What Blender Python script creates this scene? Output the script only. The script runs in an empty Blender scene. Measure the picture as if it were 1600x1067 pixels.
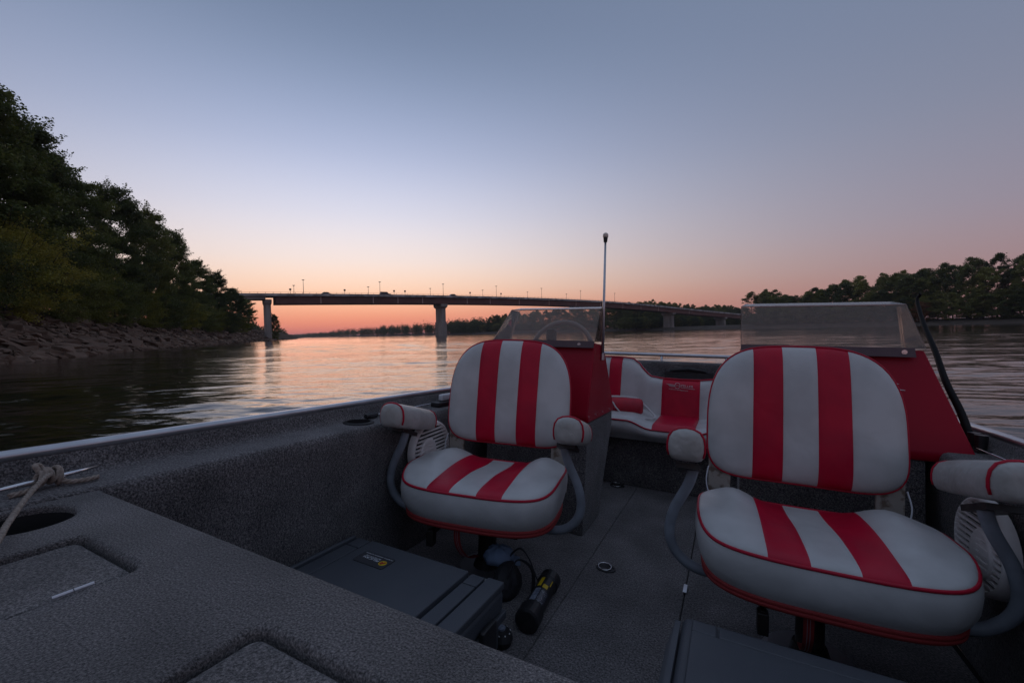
import bpy, bmesh, math, random
import numpy as np
from mathutils import Matrix, Vector, noise
from math import sin, cos, pi, radians

random.seed(7)
S = bpy.context.scene
COL = S.collection
HAZE = 0.00012
EYE = 1.10                                   # eye height above the river, metres

# ------------------------------------------------------------------ camera
F_MM = 667.0 / 1600.0 * 36.0
ZC = Vector((-0.0235, 0.9995, -0.0211)).normalized()          # world up seen from the camera (x right, y up, z forward)
YC = (Vector((0, 0, 1)) - ZC * ZC.z).normalized()
XC = Vector((YC.y * ZC.z - YC.z * ZC.y, YC.z * ZC.x - YC.x * ZC.z, YC.x * ZC.y - YC.y * ZC.x)) * -1
cam = bpy.data.cameras.new('camera')
camo = bpy.data.objects.new('camera', cam)
COL.objects.link(camo)
S.camera = camo
cam.sensor_width = 36.0
cam.lens = F_MM
cam.clip_start = 0.03
cam.clip_end = 12000
cm = Matrix(((XC.x, XC.y, -XC.z, 0), (YC.x, YC.y, -YC.z, 0), (ZC.x, ZC.y, -ZC.z, EYE), (0, 0, 0, 1)))
camo.matrix_world = cm

# the boat floats slightly bow-up and heeled: boat axes (x across, y towards the stern, z up, origin at eye height)
_r2 = Vector((-0.033, -0.045, 0.998)).normalized()
_r1 = Vector((-0.455, 0.890, 0.025)); _r1 = (_r1 - _r2 * _r1.dot(_r2)).normalized()
_r0 = _r1.cross(_r2)
BOAT = Matrix((( _r0.x, _r0.y, _r0.z, 0), (_r1.x, _r1.y, _r1.z, 0), (_r2.x, _r2.y, _r2.z, EYE), (0, 0, 0, 1)))

# ------------------------------------------------------------------ world
def lin(c):
    return tuple(((v / 255.0) / 12.92 if v / 255.0 <= .04045 else ((v / 255.0 + .055) / 1.055) ** 2.4) for v in c) + (1.0,)

SUN_AZ = radians(-21)                        # measured from +Y, clockwise positive
world = bpy.data.worlds.new('World')
S.world = world
world.use_nodes = True
nt = world.node_tree
for n_ in list(nt.nodes): nt.nodes.remove(n_)
L = nt.links.new
def N(t, **k):
    n_ = nt.nodes.new(t)
    for a, b in k.items(): setattr(n_, a, b)
    return n_
tc = N('ShaderNodeTexCoord')
nrm = N('ShaderNodeVectorMath', operation='NORMALIZE'); L(tc.outputs['Generated'], nrm.inputs[0])
sep = N('ShaderNodeSeparateXYZ'); L(nrm.outputs[0], sep.inputs[0])
asn = N('ShaderNodeMath', operation='ARCSINE'); L(sep.outputs['Z'], asn.inputs[0])
el = N('ShaderNodeMath', operation='MULTIPLY', use_clamp=True); L(asn.outputs[0], el.inputs[0]); el.inputs[1].default_value = 1 / (pi / 2)
cmb = N('ShaderNodeCombineXYZ'); L(sep.outputs['X'], cmb.inputs[0]); L(sep.outputs['Y'], cmb.inputs[1])
hn = N('ShaderNodeVectorMath', operation='NORMALIZE'); L(cmb.outputs[0], hn.inputs[0])
dt = N('ShaderNodeVectorMath', operation='DOT_PRODUCT'); L(hn.outputs[0], dt.inputs[0]); dt.inputs[1].default_value = (sin(SUN_AZ), cos(SUN_AZ), 0)
ha = N('ShaderNodeMath', operation='MULTIPLY_ADD', use_clamp=True); L(dt.outputs['Value'], ha.inputs[0]); ha.inputs[1].default_value = .5; ha.inputs[2].default_value = .5
pw = N('ShaderNodeMath', operation='POWER'); L(ha.outputs[0], pw.inputs[0]); pw.inputs[1].default_value = 7.5
# towards the zenith the azimuth no longer matters
zf = N('ShaderNodeMapRange', interpolation_type='SMOOTHSTEP'); L(el.outputs[0], zf.inputs[0])
zf.inputs[1].default_value = .30; zf.inputs[2].default_value = .95; zf.inputs[3].default_value = 1; zf.inputs[4].default_value = 0
wt = N('ShaderNodeMath', operation='MULTIPLY', use_clamp=True); L(pw.outputs[0], wt.inputs[0]); L(zf.outputs[0], wt.inputs[1])
def ramp(stops):
    r = N('ShaderNodeValToRGB'); r.color_ramp.interpolation = 'B_SPLINE'
    e = r.color_ramp.elements
    e[0].position = stops[0][0] / 90; e[0].color = lin(stops[0][1])
    e[1].position = stops[-1][0] / 90; e[1].color = lin(stops[-1][1])
    for p, c in stops[1:-1]:
        q = e.new(p / 90); q.color = lin(c)
    L(el.outputs[0], r.inputs[0])
    return r
SKY_A = [(0, (196, 104, 98)), (1.5, (210, 124, 102)), (3.5, (222, 154, 122)), (6.0, (226, 188, 160)), (9.5, (218, 202, 194)),
         (15, (193, 193, 206)), (22, (152, 161, 188)), (30, (115, 129, 154)), (38, (89, 103, 127)), (50, (98, 111, 136)), (90, (118, 129, 147))]
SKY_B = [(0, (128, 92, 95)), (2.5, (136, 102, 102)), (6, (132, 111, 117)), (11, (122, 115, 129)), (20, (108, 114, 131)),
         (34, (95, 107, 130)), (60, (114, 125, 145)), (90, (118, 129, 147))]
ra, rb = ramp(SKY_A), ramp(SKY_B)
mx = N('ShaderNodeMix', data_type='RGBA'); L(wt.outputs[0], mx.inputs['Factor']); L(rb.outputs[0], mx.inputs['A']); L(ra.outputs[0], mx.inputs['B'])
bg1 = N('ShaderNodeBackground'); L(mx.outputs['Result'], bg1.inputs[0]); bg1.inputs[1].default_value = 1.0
sky = N('ShaderNodeTexSky', sky_type='NISHITA', sun_disc=False)
sky.sun_elevation = radians(-2.0); sky.sun_rotation = SUN_AZ; sky.dust_density = 2.0; sky.ozone_density = 2.0
bg2 = N('ShaderNodeBackground'); L(sky.outputs[0], bg2.inputs[0]); bg2.inputs[1].default_value = 0.06
ad = N('ShaderNodeAddShader'); L(bg1.outputs[0], ad.inputs[0]); L(bg2.outputs[0], ad.inputs[1])
wo = N('ShaderNodeOutputWorld'); L(ad.outputs[0], wo.inputs[0])

# ------------------------------------------------------------------ sun (already at the horizon: a weak warm wash)
sl = bpy.data.lights.new('sun', 'SUN'); sl.energy = 0.06; sl.angle = radians(25); sl.color = (1, .62, .42)
so = bpy.data.objects.new('sun', sl); COL.objects.link(so)
so.rotation_euler = (radians(87), 0, -SUN_AZ + pi)
S.view_settings.view_transform = 'Standard'
S.view_settings.look = 'None'
S.view_settings.exposure = 0.46
S.view_settings.gamma = 1
S.view_settings.use_curve_mapping = False
try:
    S.cycles.max_bounces = 8; S.cycles.transparent_max_bounces = 12; S.cycles.use_denoising = True
except Exception: pass

# ------------------------------------------------------------------ materials
MATS = {}
def mat(name, col, rough=.6, metal=0.0, spec=.5, noise_col=None, nscale=30, nmix=(.35, .65), bump=0.0, bscale=200, coat=0, detail=3, stretch=None,
        noise2=None, n2scale=3, n2mix=(.45, .7), bdist=.002, trans=0):
    if name in MATS: return MATS[name]
    m = bpy.data.materials.new(name); m.use_nodes = True
    t = m.node_tree; b = t.nodes['Principled BSDF']
    b.inputs['Base Color'].default_value = tuple(col) + (1,)
    b.inputs['Roughness'].default_value = rough
    b.inputs['Metallic'].default_value = metal
    b.inputs['Specular IOR Level'].default_value = spec
    if coat: b.inputs['Coat Weight'].default_value = coat
    c = t.nodes.new('ShaderNodeTexCoord')
    src = c.outputs['Object']
    if stretch:
        mp = t.nodes.new('ShaderNodeMapping'); mp.inputs['Scale'].default_value = stretch
        t.links.new(src, mp.inputs[0]); src = mp.outputs[0]
    out = None
    def layer(prev, colb, sc, mr):
        nz = t.nodes.new('ShaderNodeTexNoise'); nz.inputs['Scale'].default_value = sc; nz.inputs['Detail'].default_value = detail
        t.links.new(src, nz.inputs['Vector'])
        r = t.nodes.new('ShaderNodeMapRange'); r.inputs[1].default_value = mr[0]; r.inputs[2].default_value = mr[1]
        t.links.new(nz.outputs['Fac'], r.inputs[0])
        mm = t.nodes.new('ShaderNodeMix'); mm.data_type = 'RGBA'
        t.links.new(r.outputs[0], mm.inputs['Factor'])
        if prev is None: mm.inputs['A'].default_value = tuple(col) + (1,)
        else: t.links.new(prev, mm.inputs['A'])
        mm.inputs['B'].default_value = tuple(colb) + (1,)
        return mm.outputs['Result']
    if noise_col: out = layer(None, noise_col, nscale, nmix)
    if noise2: out = layer(out, noise2, n2scale, n2mix)
    if out: t.links.new(out, b.inputs['Base Color'])
    if bump:
        nz = t.nodes.new('ShaderNodeTexNoise'); nz.inputs['Scale'].default_value = bscale; nz.inputs['Detail'].default_value = 3
        t.links.new(src, nz.inputs['Vector'])
        bp = t.nodes.new('ShaderNodeBump'); bp.inputs['Strength'].default_value = bump; bp.inputs['Distance'].default_value = bdist
        t.links.new(nz.outputs['Fac'], bp.inputs['Height']); t.links.new(bp.outputs[0], b.inputs['Normal'])
    MATS[name] = m
    return m

def carpet(name, a, b_, c_, scale=230, bump=1.0):
    m = bpy.data.materials.new(name); m.use_nodes = True
    t = m.node_tree; b = t.nodes['Principled BSDF']; lk = t.links.new
    b.inputs['Roughness'].default_value = .95; b.inputs['Specular IOR Level'].default_value = .12
    b.inputs['Sheen Weight'].default_value = .25; b.inputs['Sheen Roughness'].default_value = .5
    c = t.nodes.new('ShaderNodeTexCoord')
    n1 = t.nodes.new('ShaderNodeTexNoise'); n1.inputs['Scale'].default_value = scale; n1.inputs['Detail'].default_value = 4; n1.inputs['Roughness'].default_value = .65
    n2 = t.nodes.new('ShaderNodeTexNoise'); n2.inputs['Scale'].default_value = scale * .4; n2.inputs['Detail'].default_value = 2
    n3 = t.nodes.new('ShaderNodeTexNoise'); n3.inputs['Scale'].default_value = 7; n3.inputs['Detail'].default_value = 4
    for q in (n1, n2, n3): lk(c.outputs['Object'], q.inputs['Vector'])
    r = t.nodes.new('ShaderNodeValToRGB'); e = r.color_ramp.elements
    e[0].position = .36; e[0].color = a + (1,); e[1].position = .66; e[1].color = c_ + (1,)
    q = e.new(.5); q.color = b_ + (1,)
    lk(n1.outputs['Fac'], r.inputs[0])
    m2 = t.nodes.new('ShaderNodeMix'); m2.data_type = 'RGBA'; m2.blend_type = 'MULTIPLY'
    r3 = t.nodes.new('ShaderNodeMapRange'); r3.inputs[1].default_value = .3; r3.inputs[2].default_value = .7; r3.inputs[3].default_value = .66; r3.inputs[4].default_value = 1.22
    lk(n3.outputs['Fac'], r3.inputs[0]); m2.inputs['Factor'].default_value = 1
    lk(r.outputs[0], m2.inputs['A']); lk(r3.outputs[0], m2.inputs['B'])
    vo = t.nodes.new('ShaderNodeTexVoronoi'); vo.inputs['Scale'].default_value = 26; lk(c.outputs['Object'], vo.inputs['Vector'])   # lint and crumbs
    vr = t.nodes.new('ShaderNodeMapRange'); vr.inputs[1].default_value = .05; vr.inputs[2].default_value = .02; vr.inputs[3].default_value = 0; vr.inputs[4].default_value = .55
    lk(vo.outputs['Distance'], vr.inputs[0])
    ml = t.nodes.new('ShaderNodeMix'); ml.data_type = 'RGBA'; lk(vr.outputs[0], ml.inputs['Factor']); lk(m2.outputs['Result'], ml.inputs['A']); ml.inputs['B'].default_value = (.34, .30, .26, 1)
    lk(ml.outputs['Result'], b.inputs['Base Color'])
    ad_ = t.nodes.new('ShaderNodeMath'); ad_.operation = 'ADD'; lk(n1.outputs['Fac'], ad_.inputs[0]); lk(n2.outputs['Fac'], ad_.inputs[1])
    bp = t.nodes.new('ShaderNodeBump'); bp.inputs['Strength'].default_value = bump; bp.inputs['Distance'].default_value = .0045
    lk(ad_.outputs[0], bp.inputs['Height']); lk(bp.outputs[0], b.inputs['Normal'])
    MATS[name] = m
    return m

M_DECK = carpet('deck_carpet', (.03, .028, .029), (.135, .126, .126), (.34, .31, .30), 400, 1.1)
M_LINER = carpet('liner_carpet', (.03, .029, .031), (.12, .113, .116), (.30, .28, .275), 240, 1.2)
M_FLOOR = carpet('floor_carpet', (.035, .033, .034), (.13, .12, .123), (.30, .275, .275), 190)
M_WHITE = mat('white_vinyl', (.56, .56, .555), .38, noise_col=(.46, .46, .455), nscale=9, bump=.12, bscale=420, noise2=(.33, .33, .32), n2scale=3.2, n2mix=(.56, .85))
M_WHITE2 = mat('arm_vinyl', (.43, .43, .41), .42, noise_col=(.36, .36, .34), nscale=14, bump=.5, bscale=18, bdist=.01, noise2=(.3, .29, .26), n2scale=20, n2mix=(.55, .8))
M_RED = mat('red_vinyl', (.52, .003, .032), .42, spec=.3, noise_col=(.42, .002, .028), nscale=9, bump=.12, bscale=420)
M_PIPE = mat('red_piping', (.44, .006, .03), .45, spec=.3)
def crease(m, sc, dist, strength=.5, stretch=(1, 1, 1)):
    t = m.node_tree; b = t.nodes['Principled BSDF']; c = t.nodes.new('ShaderNodeTexCoord'); mp = t.nodes.new('ShaderNodeMapping'); mp.inputs['Scale'].default_value = stretch
    t.links.new(c.outputs['Object'], mp.inputs[0])
    nz = t.nodes.new('ShaderNodeTexNoise'); nz.inputs['Scale'].default_value = sc; nz.inputs['Detail'].default_value = 2; nz.inputs['Distortion'].default_value = 1.2
    t.links.new(mp.outputs[0], nz.inputs['Vector'])
    bp = t.nodes.new('ShaderNodeBump'); bp.inputs['Strength'].default_value = strength; bp.inputs['Distance'].default_value = dist
    t.links.new(nz.outputs['Fac'], bp.inputs['Height'])
    old = b.inputs['Normal'].links[0].from_node
    t.links.new(bp.outputs[0], old.inputs['Normal'])
crease(M_WHITE, 8, .012, .22); crease(M_RED, 8, .012, .22); crease(M_WHITE2, 20, .012, .28)
M_STRAP = mat('red_webbing', (.33, .03, .03), .7, bump=.6, bscale=300)
M_CONS = mat('red_gelcoat', (.36, .001, .02), .4, spec=.25, noise_col=(.32, .001, .018), nscale=4, bump=.05, bscale=50)
M_ALU = mat('brushed_aluminium', (.62, .63, .66), .34, .9, noise_col=(.5, .51, .54), nscale=12, bump=.1, bscale=90)
M_CHROME = mat('chrome', (.7, .7, .72), .18, 1.0)
M_TUBE = mat('grey_arm_tube', (.22, .25, .29), .5, noise_col=(.17, .19, .22), nscale=20)
M_BLACK = mat('black_plastic', (.012, .012, .014), .45, noise_col=(.02, .02, .022), nscale=40)
M_BLACKM = mat('black_metal', (.01, .01, .011), .5, noise_col=(.03, .022, .018), nscale=25)
M_CASE = mat('case_plastic', (.062, .07, .085), .45, bump=.5, bscale=500, noise_col=(.075, .082, .096), nscale=6)
M_HINGE = mat('worn_hinge', (.36, .33, .29), .6, noise_col=(.16, .12, .09), nscale=45, nmix=(.48, .62))
M_ROPE = mat('rope_fibre', (.33, .28, .24), .9, noise_col=(.22, .18, .15), nscale=160, bump=1.0, bscale=320)
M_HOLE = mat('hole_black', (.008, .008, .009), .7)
M_RINGC = mat('latch_black', (.02, .02, .022), .35)
M_GRILLE = mat('speaker_plastic', (.78, .74, .72), .5, noise_col=(.68, .64, .62), nscale=20)
M_YEL = mat('yellow_print', (.62, .42, .01), .5)
M_SILV = mat('silver_label', (.30, .34, .42), .35, .3, noise_col=(.12, .14, .19), nscale=120)
M_PRINT = mat('white_print', (.6, .62, .66), .6)
M_LABEL = mat('label_film', (.05, .052, .06), .3)
M_BLUEC = mat('blue_cloth', (.20, .28, .42), .8, noise_col=(.22, .28, .4), nscale=16, bump=.5, bscale=60)
M_STITCH = mat('grey_stitch', (.42, .34, .38), .7)
M_CLEAR = mat('lamp_globe', (.75, .6, .5), .12, spec=.6)
M_CONC = mat('pier_concrete', (.36, .32, .29), .85, noise_col=(.27, .24, .22), nscale=.35, noise2=(.14, .12, .11), n2scale=.12, stretch=(1, 1, .25), bump=.3, bscale=2, bdist=.05)
M_CONCD = mat('deck_concrete', (.55, .52, .5), .85, noise_col=(.22, .2, .19), nscale=.3)
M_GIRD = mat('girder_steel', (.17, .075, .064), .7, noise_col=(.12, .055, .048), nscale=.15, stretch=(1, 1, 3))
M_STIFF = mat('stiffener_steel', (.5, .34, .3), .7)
M_POLE = mat('galvanised_pole', (.12, .12, .12), .6)
M_ROCK = mat('river_rock', (.16, .105, .078), .9, spec=.2, noise_col=(.065, .044, .034), nscale=1.1, noise2=(.27, .19, .14), n2scale=.35, bump=.7, bscale=5, bdist=.06)
M_SAND = mat('river_sand', (.085, .066, .053), .95, spec=.1, noise_col=(.055, .044, .036), nscale=.2, bump=.3, bscale=3, bdist=.05)
M_BARK = mat('tree_bark', (.045, .036, .03), .9, noise_col=(.075, .06, .048), nscale=3, stretch=(1, 1, .2), bump=.6, bscale=6, bdist=.03)
M_DEAD = mat('bleached_wood', (.34, .22, .16), .85, noise_col=(.2, .13, .1), nscale=4)

def bank_material():
    m = bpy.data.materials.new('bank_soil'); m.use_nodes = True; t = m.node_tree; lk = t.links.new
    b = t.nodes['Principled BSDF']; b.inputs['Roughness'].default_value = .95; b.inputs['Specular IOR Level'].default_value = .15
    c = t.nodes.new('ShaderNodeTexCoord')
    r = t.nodes.new('ShaderNodeValToRGB'); e = r.color_ramp.elements
    e[0].position = .35; e[0].color = (.03, .019, .013, 1); e[1].position = .7; e[1].color = (.09, .06, .042, 1)
    nz = t.nodes.new('ShaderNodeTexNoise'); nz.inputs['Scale'].default_value = .8; nz.inputs['Detail'].default_value = 8; nz.inputs['Roughness'].default_value = .65
    lk(c.outputs['Object'], nz.inputs['Vector']); lk(nz.outputs['Fac'], r.inputs[0]); lk(r.outputs[0], b.inputs['Base Color'])
    bp = t.nodes.new('ShaderNodeBump'); bp.inputs['Strength'].default_value = .8; bp.inputs['Distance'].default_value = .2
    n2 = t.nodes.new('ShaderNodeTexNoise'); n2.inputs['Scale'].default_value = 2.2; n2.inputs['Detail'].default_value = 6
    lk(c.outputs['Object'], n2.inputs['Vector']); lk(n2.outputs['Fac'], bp.inputs['Height']); lk(bp.outputs[0], b.inputs['Normal'])
    return m
M_SOIL = bank_material()

def leaf_material(name, ca, cb, cc):
    m = bpy.data.materials.new(name); m.use_nodes = True; t = m.node_tree; lk = t.links.new
    b = t.nodes['Principled BSDF']; b.inputs['Roughness'].default_value = .6; b.inputs['Specular IOR Level'].default_value = .25
    c = t.nodes.new('ShaderNodeTexCoord'); oi = t.nodes.new('ShaderNodeObjectInfo')
    nz = t.nodes.new('ShaderNodeTexNoise'); nz.inputs['Scale'].default_value = .28; nz.inputs['Detail'].default_value = 6; nz.inputs['Roughness'].default_value = .7
    lk(c.outputs['Object'], nz.inputs['Vector'])
    a1 = t.nodes.new('ShaderNodeMath'); a1.operation = 'MULTIPLY_ADD'; lk(oi.outputs['Random'], a1.inputs[0]); a1.inputs[1].default_value = .4; a1.inputs[2].default_value = -.2
    a2 = t.nodes.new('ShaderNodeMath'); a2.operation = 'ADD'; lk(a1.outputs[0], a2.inputs[0]); lk(nz.outputs['Fac'], a2.inputs[1])
    r = t.nodes.new('ShaderNodeValToRGB'); e = r.color_ramp.elements
    e[0].position = .34; e[0].color = ca + (1,); e[1].position = .72; e[1].color = cc + (1,); q = e.new(.5); q.color = cb + (1,)
    lk(a2.outputs[0], r.inputs[0]); lk(r.outputs[0], b.inputs['Base Color'])
    tr = t.nodes.new('ShaderNodeBsdfTranslucent'); lk(r.outputs[0], tr.inputs[0])
    mxs = t.nodes.new('ShaderNodeMixShader'); mxs.inputs[0].default_value = .35
    lk(b.outputs[0], mxs.inputs[1]); lk(tr.outputs[0], mxs.inputs[2]); lk(mxs.outputs[0], t.nodes['Material Output'].inputs[0])
    return m
M_LEAF = leaf_material('leaf_green', (.07, .09, .03), (.12, .15, .04), (.19, .20, .05))
M_LEAFY = leaf_material('leaf_olive', (.15, .16, .028), (.23, .23, .035), (.32, .28, .05))
M_LEAFF = leaf_material('leaf_far', (.07, .088, .035), (.13, .15, .045), (.25, .25, .065))
M_LEAFO = leaf_material('leaf_orange', (.16, .06, .02), (.22, .09, .03), (.25, .12, .04))

def water_material():
    m = bpy.data.materials.new('river_water'); m.use_nodes = True; t = m.node_tree; lk = t.links.new
    b = t.nodes['Principled BSDF']
    b.inputs['Base Color'].default_value = (.014, .012, .008, 1); b.inputs['Roughness'].default_value = .06; b.inputs['IOR'].default_value = 1.33
    c = t.nodes.new('ShaderNodeTexCoord')
    hs = []
    for sc, st, amp, det in ((1.0, (.5, 2.0, 1), .012, 3), (1.0, (1.8, 6.2, 1), .008, 3), (1.0, (.035, .16, 1), .06, 2), (1.0, (7, 16, 1), .003, 2)):
        mp = t.nodes.new('ShaderNodeMapping'); mp.inputs['Scale'].default_value = st; mp.inputs['Rotation'].default_value = (0, 0, radians(6))
        lk(c.outputs['Object'], mp.inputs[0])
        nz = t.nodes.new('ShaderNodeTexNoise'); nz.inputs['Scale'].default_value = sc; nz.inputs['Detail'].default_value = det; nz.inputs['Distortion'].default_value = .4
        lk(mp.outputs[0], nz.inputs['Vector'])
        k = t.nodes.new('ShaderNodeMath'); k.operation = 'MULTIPLY'; lk(nz.outputs['Fac'], k.inputs[0]); k.inputs[1].default_value = amp
        hs.append(k.outputs[0])
    while len(hs) > 1:
        a = t.nodes.new('ShaderNodeMath'); a.operation = 'ADD'; lk(hs.pop(), a.inputs[0]); lk(hs.pop(), a.inputs[1]); hs.append(a.outputs[0])
    bp = t.nodes.new('ShaderNodeBump'); bp.inputs['Strength'].default_value = 1.0; bp.inputs['Distance'].default_value = 1.0
    lk(hs[0], bp.inputs['Height']); lk(bp.outputs[0], b.inputs['Normal'])
    return m
M_WATER = water_material()

def pane_material():
    m = bpy.data.materials.new('dusty_acrylic'); m.use_nodes = True; t = m.node_tree; lk = t.links.new
    for n_ in list(t.nodes):
        if n_.type == 'BSDF_PRINCIPLED': t.nodes.remove(n_)
    c = t.nodes.new('ShaderNodeTexCoord')
    tr = t.nodes.new('ShaderNodeBsdfTransparent'); tr.inputs[0].default_value = (.86, .82, .79, 1)
    di = t.nodes.new('ShaderNodeBsdfDiffuse'); di.inputs[0].default_value = (.75, .62, .54, 1)
    tl = t.nodes.new('ShaderNodeBsdfTranslucent'); tl.inputs[0].default_value = (.85, .68, .56, 1)
    gl = t.nodes.new('ShaderNodeBsdfGlossy'); gl.inputs['Roughness'].default_value = .08
    nz = t.nodes.new('ShaderNodeTexNoise'); nz.inputs['Scale'].default_value = 55; nz.inputs['Detail'].default_value = 6; nz.inputs['Roughness'].default_value = .7
    lk(c.outputs['Object'], nz.inputs['Vector'])
    mr = t.nodes.new('ShaderNodeMapRange'); mr.inputs[1].default_value = .35; mr.inputs[2].default_value = .75; mr.inputs[3].default_value = .06; mr.inputs[4].default_value = .20
    lk(nz.outputs['Fac'], mr.inputs[0])
    d2 = t.nodes.new('ShaderNodeMixShader'); d2.inputs[0].default_value = .7; lk(di.outputs[0], d2.inputs[1]); lk(tl.outputs[0], d2.inputs[2])
    m1 = t.nodes.new('ShaderNodeMixShader'); lk(mr.outputs[0], m1.inputs[0]); lk(tr.outputs[0], m1.inputs[1]); lk(d2.outputs[0], m1.inputs[2])
    fr = t.nodes.new('ShaderNodeFresnel'); fr.inputs[0].default_value = 1.45
    m2 = t.nodes.new('ShaderNodeMixShader'); lk(fr.outputs[0], m2.inputs[0]); lk(m1.outputs[0], m2.inputs[1]); lk(gl.outputs[0], m2.inputs[2])
    lk(m2.outputs[0], t.nodes['Material Output'].inputs[0])
    return m
M_PANE = pane_material()

# ------------------------------------------------------------------ mesh helpers
class MB:
    def __init__(s): s.v = []; s.f = []; s.m = []
    def add(s, vs, fs, mi=0):
        o = len(s.v); s.v += [tuple(p) for p in vs]; s.f += [tuple(i + o for i in f) for f in fs]; s.m += [mi] * len(fs); return s
    def box(s, lo, hi, mi=0, rot=None, c=None):
        x0, y0, z0 = lo; x1, y1, z1 = hi
        vs = [Vector(p) for p in ((x0, y0, z0), (x1, y0, z0), (x1, y1, z0), (x0, y1, z0), (x0, y0, z1), (x1, y0, z1), (x1, y1, z1), (x0, y1, z1))]
        if rot is not None:
            cc = Vector(c) if c else Vector(((x0 + x1) / 2, (y0 + y1) / 2, (z0 + z1) / 2))
            vs = [rot @ (p - cc) + cc for p in vs]
        return s.add(vs, [(0, 3, 2, 1), (4, 5, 6, 7), (0, 1, 5, 4), (1, 2, 6, 5), (2, 3, 7, 6), (3, 0, 4, 7)], mi)
    def loft(s, rings, cap=True, closed=True, mi=0):
        n = len(rings[0]); vs = [p for r in rings for p in r]; fs = []
        for i in range(len(rings) - 1):
            for j in range(n if closed else n - 1):
                k = (j + 1) % n
                fs.append((i * n + j, i * n + k, (i + 1) * n + k, (i + 1) * n + j))
        if cap and closed:
            fs.append(tuple(range(n - 1, -1, -1))); b = (len(rings) - 1) * n; fs.append(tuple(b + j for j in range(n)))
        return s.add(vs, fs, mi)
    def tube(s, pts, r, n=10, mi=0, cap=True, flat=1.0, loop=False):
        P = [Vector(p) for p in pts]; rs = r if isinstance(r, (list, tuple)) else [r] * len(P)
        rings = []; up = None
        m = len(P)
        for i, p in enumerate(P):
            if loop: d = P[(i + 1) % m] - P[i - 1]
            elif i == 0: d = P[1] - P[0]
            elif i == m - 1: d = P[-1] - P[-2]
            else: d = P[i + 1] - P[i - 1]
            d.normalize()
            if up is None:
                up = Vector((0, 0, 1)) if abs(d.z) < .9 else Vector((1, 0, 0))
            a = d.cross(up)
            if a.length < 1e-5: a = d.cross(Vector((0, 1, 0)))
            a.normalize(); b = a.cross(d).normalized(); up = b
            rings.append([p + (a * cos(2 * pi * k / n) + b * sin(2 * pi * k / n) * flat) * rs[i] for k in range(n)])
        if loop:
            # keep the frame consistent with a fixed-up frame
            rings.append(rings[0]); return s.loft(rings, cap=False, mi=mi)
        return s.loft(rings, cap=cap, mi=mi)
    def prism(s, poly, a, b, axis='x', mi=0):
        def P(q, t):
            return (t, q[0], q[1]) if axis == 'x' else ((q[0], t, q[1]) if axis == 'y' else (q[0], q[1], t))
        return s.loft([[P(q, a) for q in poly], [P(q, b) for q in poly]], mi=mi)
    def cyl(s, c, r, h, n=24, mi=0, axis='z', r2=None):
        r2 = r if r2 is None else r2
        def R(rr, t):
            o = []
            for k in range(n):
                x, y = rr * cos(2 * pi * k / n), rr * sin(2 * pi * k / n)
                o.append({'z': (c[0] + x, c[1] + y, c[2] + t), 'x': (c[0] + t, c[1] + x, c[2] + y), 'y': (c[0] + x, c[1] + t, c[2] + y)}[axis])
            return o
        return s.loft([R(r, 0), R(r2, h)], mi=mi)
    def build(s, name, mats, parent=None, smooth=False, bevel=0, seg=2, org=None, subd=0, kind=None):
        me = bpy.data.meshes.new(name)
        vs = s.v if org is None else [(p[0] - org[0], p[1] - org[1], p[2] - org[2]) for p in s.v]
        me.from_pydata(vs, [], s.f)
        for m in (mats if isinstance(mats, (list, tuple)) else [mats]): me.materials.append(m)
        me.polygons.foreach_set('material_index', s.m)
        bm = bmesh.new(); bm.from_mesh(me); bmesh.ops.remove_doubles(bm, verts=bm.verts, dist=1e-5); bmesh.ops.recalc_face_normals(bm, faces=bm.faces); bm.to_mesh(me); bm.free()
        if smooth: me.polygons.foreach_set('use_smooth', [True] * len(me.polygons))
        o = bpy.data.objects.new(name, me); COL.objects.link(o)
        if parent: o.parent = parent
        if bevel:
            b = o.modifiers.new('bevel', 'BEVEL'); b.width = bevel; b.segments = seg; b.limit_method = 'ANGLE'; b.angle_limit = radians(35); b.harden_normals = False
            me.polygons.foreach_set('use_smooth', [True] * len(me.polygons))
            w = o.modifiers.new('wn', 'WEIGHTED_NORMAL'); w.keep_sharp = True
        if subd:
            q = o.modifiers.new('subd', 'SUBSURF'); q.levels = q.render_levels = subd
        if kind: o['kind'] = kind
        return o

def tag(o, label, cat, group=None):
    o['label'] = label; o['category'] = cat
    if group: o['group'] = group
    return o
def thing(name, label, cat, loc=(0, 0, 0), rz=0, group=None, boat=False):
    o = bpy.data.objects.new(name, None); COL.objects.link(o); o.empty_display_size = .2
    mtx = Matrix.Translation(Vector(loc)) @ Matrix.Rotation(rz, 4, 'Z')
    o.matrix_world = (BOAT @ mtx) if boat else mtx
    return tag(o, label, cat, group)
def solo(o, label, cat, loc=(0, 0, 0), rz=0, group=None, boat=True):
    mtx = Matrix.Translation(Vector(loc)) @ Matrix.Rotation(rz, 4, 'Z')
    o.matrix_world = (BOAT @ mtx) if boat else mtx
    return tag(o, label, cat, group)

def cut(o, cutters):
    """subtract closed meshes from o and keep the result as plain mesh"""
    for c in cutters:
        b = o.modifiers.new('cut', 'BOOLEAN'); b.operation = 'DIFFERENCE'; b.solver = 'EXACT'; b.object = c
    dg = bpy.context.evaluated_depsgraph_get(); dg.update()
    me = bpy.data.meshes.new_from_object(o.evaluated_get(dg))
    o.modifiers.clear(); o.data = me
    for c in cutters: bpy.data.objects.remove(c)

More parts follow.
